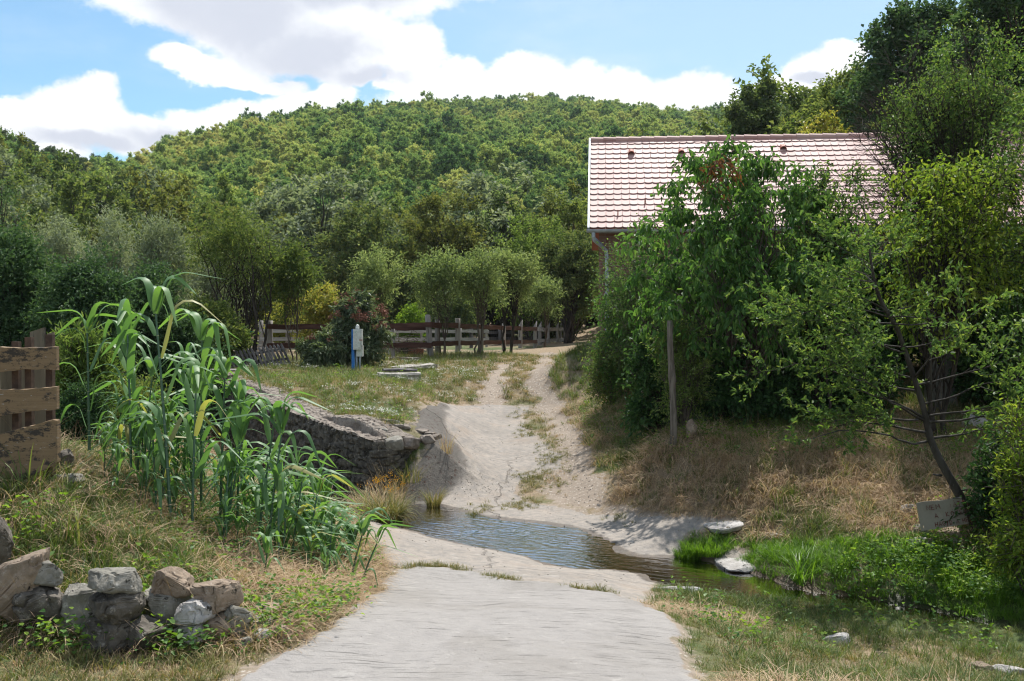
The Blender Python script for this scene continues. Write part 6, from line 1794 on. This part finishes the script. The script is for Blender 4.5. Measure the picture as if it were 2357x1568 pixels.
for ty, (nm, pr, (s0, s1)) in protos.items():
    i = np.nonzero(typ == ty)[0]
    fac = np.clip(1 + (Y_[i] - 9) * .018, 1, 1.4) * np.where(tr_in[i] & (Y_[i] < 17), .6, 1)
    fac = fac * np.where(nearwater[i], .6 + .3 * np.clip(shore[i], 0, 1.3), 1) * np.where(lushz[i] & (shore[i] < .2), .7, 1) * np.where(lawn[i] & (ty == 0), .55, 1)
    fac = fac * np.where((hard[i] < .25) & (ty != 2), .6, 1)
    fac = fac * np.where((X_[i] > .9) & (Y_[i] < 9.6), .75, 1)
    sc = (s0 + (s1 - s0) * g.random(len(i))) * fac
    scatter(nm, np.c_[X_[i], Y_[i], Z_[i] - .012], np.c_[g.normal(size=(len(i), 2)) * .18, g.random(len(i)) * 6.28], sc, g.integers(0, len(pr), len(i)), pr, LBL[ty])
    print(nm, len(i))
sd_ = [blade_mesh('seed_stalk', GM['straw'], 7, .62, .12, .0045, .7, 130 + i, segs=5) for i in range(4)]
i = np.nonzero(((left & ~front) | rbank) & (hard > .15) & (shore > .8) & (g.random(n) < .016))[0]
scatter('wild_grass_stalks', np.c_[X_[i], Y_[i], Z_[i]], np.c_[g.normal(size=(len(i), 2)) * .15, g.random(len(i)) * 6.28], .55 + .5 * g.random(len(i)), g.integers(0, 4, len(i)), sd_, 'thin dry stalks of wild grass sticking out of the banks')
# broad-leaved weeds
def weed(seed, n, L, mat, h=.12, spread=.1, W=.8, nm='weed'):
    g = np.random.default_rng(seed); mb = MB(); p = np.c_[g.normal(size=(n, 2)) * spread, g.random(n) * h + .01]
    add_leaves(mb, p, np.c_[p[:, :2] * 4 + g.normal(size=(n, 2)) * .6, g.random(n) * .6], np.c_[g.normal(size=(n, 2)) * .35, np.ones(n)], L * (.6 + .7 * g.random(n)), L * W * (.6 + .7 * g.random(n)), .18, 2, .2, g); return mb.mesh(nm, mat)


WP = [weed(i, 12, .035, M['lf_bright'] if i % 2 else M['lf_dog'], .14, .08) for i in range(4)]
cand = []
for (a, b, c, d, k_) in ((0, 900, 1150, 1500, 260), (560, 850, 1380, 1520, 90), (1950, 2357, 1260, 1390, 230), (2120, 2357, 1180, 1330, 260), (60, 500, 1400, 1520, 110), (1500, 2300, 1370, 1520, 60), (1340, 1560, 880, 1060, 220), (560, 1000, 850, 980, 160), (1550, 2357, 985, 1060, 350)):
    i = np.nonzero(rect(a, b, c, d) & (hard > .1))[0]
    if len(i): cand.append(g.choice(i, min(k_, len(i)), replace=False))
i = np.concatenate(cand); m_ = len(i)
scatter('leafy_weeds', np.c_[X_[i] + g.normal(size=m_) * .03, Y_[i] + g.normal(size=m_) * .03, Z_[i]], np.c_[g.normal(size=(m_, 2)) * .2, g.random(m_) * 6.28], .6 + .8 * g.random(m_), g.integers(0, 4, m_), WP, 'small broad leaved weeds in the grass')
# small white flowers in the lawn
def flowers(seed, mat):
    g = np.random.default_rng(seed); mb = MB(); p = np.c_[g.normal(size=(6, 2)) * .12, .12 + .08 * g.random(6)]; p = np.repeat(p, 5, 0) + g.normal(size=(30, 3)) * .012
    add_leaves(mb, p, np.c_[g.normal(size=(30, 2)), np.zeros(30)], np.c_[g.normal(size=(30, 2)) * .2, np.ones(30)], .022, .02, 0, 1, 0, g); return mb.mesh('white_flower', mat)


M['petal'] = leaf_mat('white_petal', [(.55, .55, .5), (.65, .65, .62)], .2, .6, .2, 0, .6)
i = np.nonzero(lawn & (Y_ < 31) & (rr < .5))[0]; nzf = vnoise(X_[i] * .7, Y_[i] * .7, seed=88); i = i[(nzf > .1)]; i = i[g.random(len(i)) < .22]
scatter('white_flowers', np.c_[X_[i], Y_[i], Z_[i]], np.c_[np.zeros((len(i), 2)), g.random(len(i)) * 6.28], np.ones(len(i)), np.zeros(len(i), int), [flowers(1, M['petal'])], 'tiny white flowers dotted over the lawn')
# tufts along the joints of the concrete and loose grit
J = poly_g([(905, 1320), (960, 1310), (1024, 1308), (1118, 1330), (1200, 1338)]) + poly_g([(1310, 1352), (1360, 1357), (1415, 1370)]); J2 = poly_g([(1200, 958), (1206, 985), (1215, 1000)]) + poly_g([(1262, 1022), (1268, 1050), (1275, 1062), (1215, 1095), (1240, 1105), (1260, 1090), (1290, 1120), (1185, 1167), (1200, 1162), (1105, 1175), (1440, 1180)])
sp = []
for a, b in zip(J[:4], J[1:5]): sp += [(a[0] + (b[0] - a[0]) * t + g.normal() * .04, a[1] + (b[1] - a[1]) * t + g.normal() * .05) for t in g.random(26)]
for a, b in zip(J[5:7], J[6:8]): sp += [(a[0] + (b[0] - a[0]) * t + g.normal() * .03, a[1] + (b[1] - a[1]) * t + g.normal() * .03) for t in g.random(16)]
for a in J2: sp += [(a[0] + g.normal() * .14, a[1] + g.normal() * .22) for _ in range(26)]
sp = np.array(sp); m_ = len(sp)
scatter('joint_grass', np.c_[sp, H(sp[:, 0], sp[:, 1]) + .0], np.c_[g.normal(size=(m_, 2)) * .2, g.random(m_) * 6.28], .35 + .5 * g.random(m_), g.integers(0, 5, m_), protos[3][1] , 'grass tufts growing from the joints of the concrete')
M['grit'] = simple_mat('grit', (.13, .11, .09), (.34, .3, .26), 30, .9, objvar=.0)
pm = [rock_mesh(700 + i, (1, .8, .55), M['grit'], 8, .02, 2, 0, 'pebble') for i in range(4)]
k_ = 5200; px_ = g.random(k_) * 1.0; x = g.uniform(-3.0, 3.2, k_); y = 5.2 + 16 * g.random(k_) ** .8
mm = masks(x, y); keep = ((np.minimum(mm['road'], mm['ford']) < -.02) & (g.random(k_) < .35) | (mm['rut'] < .3) | ((mm['track'] < 0) & (g.random(k_) < .6))) & (mm['shore'] > -.02)
x, y = x[keep], y[keep]
x2 = np.concatenate([x, g.normal(size=520) * .45 - .55]); y2 = np.concatenate([y, 16.6 + g.normal(size=520) * .35])
for q in RUTR + RUTL:
    x2 = np.r_[x2, q[0] + g.normal(size=60) * .22]; y2 = np.r_[y2, q[1] + g.normal(size=60) * .7]
m_ = len(x2); mm = masks(x2, y2)
sz = (.006 + .016 * g.random(m_) ** 3) * np.where((mm['rut'] < .4), 1.5, 1.0)
scatter('loose_grit', np.c_[x2, y2, H(x2, y2) + .003], g.random((m_, 3)) * 6.28 * np.array([.05, .05, 1]), sz, g.integers(0, 4, m_), pm, 'loose grit and small stones on the track and concrete')
# ================================================================= CAMERA, SKY, SUN
cam = bpy.data.cameras.new('camera'); co = bpy.data.objects.new('camera', cam); COL.objects.link(co)
cam.lens = 35; cam.sensor_width = 36; cam.clip_end = 5000; cam.clip_start = .05
co.location = (0, 0, CZ); co.rotation_euler = (math.radians(90) - math.atan(24 / FL), 0, 0)
SC.camera = co

SUN_AZ, SUN_EL = math.radians(16), math.radians(61)      # azimuth measured from the viewing direction towards the right
sd_ = Vector((math.sin(SUN_AZ) * math.cos(SUN_EL), math.cos(SUN_AZ) * math.cos(SUN_EL), math.sin(SUN_EL)))
sl = bpy.data.lights.new('sun', 'SUN'); sl.energy = 5.0; sl.angle = math.radians(.53); sl.color = (1, .96, .9)
so = bpy.data.objects.new('sun', sl); COL.objects.link(so); so.rotation_euler = sd_.to_track_quat('Z', 'Y').to_euler()

w = bpy.data.worlds.new('World'); SC.world = w; w.use_nodes = True
nt = w.node_tree; k = N(nt)
for n in list(nt.nodes): nt.nodes.remove(n)
wo = nt.nodes.new('ShaderNodeOutputWorld'); bg = nt.nodes.new('ShaderNodeBackground'); bg.inputs[1].default_value = .13
sky = nt.nodes.new('ShaderNodeTexSky'); sky.sky_type = 'NISHITA'; sky.sun_disc = False
sky.sun_elevation = SUN_EL; sky.sun_rotation = SUN_AZ; sky.dust_density = .6; sky.air_density = 1.0; sky.ozone_density = 1.5; sky.altitude = 200
tc = nt.nodes.new('ShaderNodeTexCoord').outputs['Generated']
sep = k.new('ShaderNodeSeparateXYZ'); nt.links.new(tc, sep.inputs[0])
az = k.math('ARCTAN2', sep.outputs[0], sep.outputs[1])
el = k.math('ARCSINE', sep.outputs[2])
cmb = nt.nodes.new('ShaderNodeCombineXYZ'); nt.links.new(az, cmb.inputs[0]); nt.links.new(el, cmb.inputs[1])
ae = cmb.outputs[0]
# cumulus: groups of puffs (azimuth, elevation in a 2291-per-radian scale), broken up by noise
nzc = nt.nodes.new('ShaderNodeTexNoise'); nzc.inputs['Scale'].default_value = 9; nzc.inputs['Detail'].default_value = 7; nzc.inputs['Roughness'].default_value = .58
nt.links.new(k.mapping(ae, (1, 1.35, 1)), nzc.inputs[0])
off = k.new('ShaderNodeVectorMath', {'operation': 'SUBTRACT'}); nt.links.new(nzc.outputs['Color'], off.inputs[0]); off.inputs[1].default_value = (.5, .5, .5)
of2 = k.new('ShaderNodeVectorMath', {'operation': 'SCALE'}); nt.links.new(off.outputs[0], of2.inputs[0]); of2.inputs['Scale'].default_value = .055
aw = k.new('ShaderNodeVectorMath', {'operation': 'ADD'}); nt.links.new(ae, aw.inputs[0]); nt.links.new(of2.outputs[0], aw.inputs[1])
PUFF = [(60, 290, 140, 62), (180, 262, 120, 78), (215, 215, 60, 40), (320, 300, 150, 52), (440, 290, 90, 50), (560, 262, 110, 42), (690, 236, 110, 40), (780, 215, 62, 46), (560, 320, 500, 48), (0, 330, 200, 60),
        (500, 20, 300, 75), (640, 70, 250, 95), (800, 90, 180, 90), (940, 95, 85, 62), (430, 152, 88, 40), (540, 160, 90, 34), (620, 185, 90, 20), (760, -60, 500, 90), (300, -20, 110, 50), (820, 170, 90, 22),
        (960, 175, 88, 55), (1050, 165, 90, 50), (1180, 175, 110, 55), (1290, 185, 130, 48), (1430, 205, 130, 56), (1570, 210, 130, 52), (1250, 240, 420, 60), (1650, 235, 70, 50), (900, 195, 40, 22), 
        (1870, 165, 90, 55), (1930, 120, 70, 40), (1800, 215, 100, 40), (1990, 200, 200, 60)]
GREY = [(560, 40, 230, 90), (720, 110, 190, 80), (850, 170, 110, 30), (430, 10, 110, 50), (420, 310, 160, 30), (200, 320, 160, 20), (1400, 255, 90, 26), (1290, 262, 80, 18), (1860, 190, 60, 18), (760, -30, 260, 60)]


def puffs(lst, vec):
    cur = None
    for (x, y, rx, ry) in lst:
        azc = math.atan((x - CX) / FL); elc = math.atan((HY - y) / FL * math.cos(azc))
        s1 = k.new('ShaderNodeVectorMath', {'operation': 'SUBTRACT'}); nt.links.new(vec, s1.inputs[0]); s1.inputs[1].default_value = (azc, elc, 0)
        s2 = k.new('ShaderNodeVectorMath', {'operation': 'MULTIPLY'}); nt.links.new(s1.outputs[0], s2.inputs[0]); s2.inputs[1].default_value = (FL / rx, FL / ry, 0)
        s3 = k.new('ShaderNodeVectorMath', {'operation': 'LENGTH'}); nt.links.new(s2.outputs[0], s3.inputs[0])
        cur = s3.outputs['Value'] if cur is None else k.math('SMOOTH_MIN', cur, s3.outputs['Value'], .25)
    return cur


dst = puffs(PUFF, aw.outputs[0])
fine_ = k.noise(k.mapping(ae, (1, 1.3, 1)), 42, 6, .62)
edge_ = k.math('ADD', dst, k.math('MULTIPLY', k.math('SUBTRACT', fine_, .5), .55))
cl = k.range(edge_, 1.0, .7)
# scattered cloud over the rest of the sky and thin veil
oth = k.noise(k.mapping(ae, (1, 1.8, 1)), 3.2, 7, .6)
cov = k.math('MULTIPLY', k.range(oth, .52, .62), k.range(el, .36, .5))
cov2 = k.math('MULTIPLY', k.math('MULTIPLY', k.range(oth, .47, .58), k.range(k.math('ABSOLUTE', az), .75, 1.0)), k.range(el, -.02, .03))
cl = k.math('MAXIMUM', cl, k.math('MAXIMUM', cov, cov2))
veil = k.math('MULTIPLY', k.range(k.noise(k.mapping(ae, (1, 3, 1), (0, 0, -.35)), 4.5, 6, .6), .45, .8), .3)
veil = k.math('ADD', veil, k.range(az, -.3, .12, .0, .3))
# contrail left of the big cloud
gd = puffs(GREY, aw.outputs[0])
g2 = k.math('MULTIPLY', k.range(k.math('ADD', gd, k.math('MULTIPLY', k.math('SUBTRACT', nzc.outputs['Fac'], .5), 1.6)), 1.2, .35), .85)
soft = k.range(k.noise(ae, 14, 6, .6), .35, .7)
white = k.mix(soft, (5.5, 5.65, 5.85), (6.9, 6.9, 6.9))
ccol = k.mix(g2, white, (3.5, 3.7, 4.3))
skyc = k.mix(1.0, sky.outputs[0], (.62, .82, .84), 'MULTIPLY')
skyc = k.mix(veil, skyc, (4.4, 5.1, 5.9))
fin = k.mix(cl, skyc, ccol)
nt.links.new(fin, bg.inputs[0]); nt.links.new(bg.outputs[0], wo.inputs[0])

vs = SC.view_settings; vs.view_transform = 'Standard'; vs.look = 'None'; vs.gamma = 1; vs.exposure = .5
SC.cycles.use_denoising = True
SC.cycles.filter_width = 1.15
try: SC.cycles.denoiser = 'OPENIMAGEDENOISE'
except Exception: pass
SC.cycles.max_bounces = 6; SC.cycles.diffuse_bounces = 4; SC.cycles.glossy_bounces = 2; SC.cycles.transmission_bounces = 4
SC.cycles.transparent_max_bounces = 6; SC.cycles.caustics_reflective = False; SC.cycles.caustics_refractive = False
SC.cycles.sample_clamp_indirect = 6
SC.cycles.use_adaptive_sampling = True; SC.cycles.adaptive_threshold = .01

# ================================================================= AIR
hm, nt, out = newmat('haze_air')
pv = nt.nodes.new('ShaderNodeVolumePrincipled'); pv.inputs['Color'].default_value = (.82, .9, 1, 1); pv.inputs['Density'].default_value = .00012; pv.inputs['Anisotropy'].default_value = .3
nt.links.new(pv.outputs[0], out.inputs['Volume'])
mb = MB(); zt = 260; mb.box((0, 365, (zt - 12) / 2), (1800, 1000, zt + 12))
hz = mb.build('haze', hm); hz['kind'] = 'stuff'; hz['label'] = 'thin pale haze over the valley'
SC.cycles.volume_bounces = 0; SC.cycles.volume_max_steps = 16
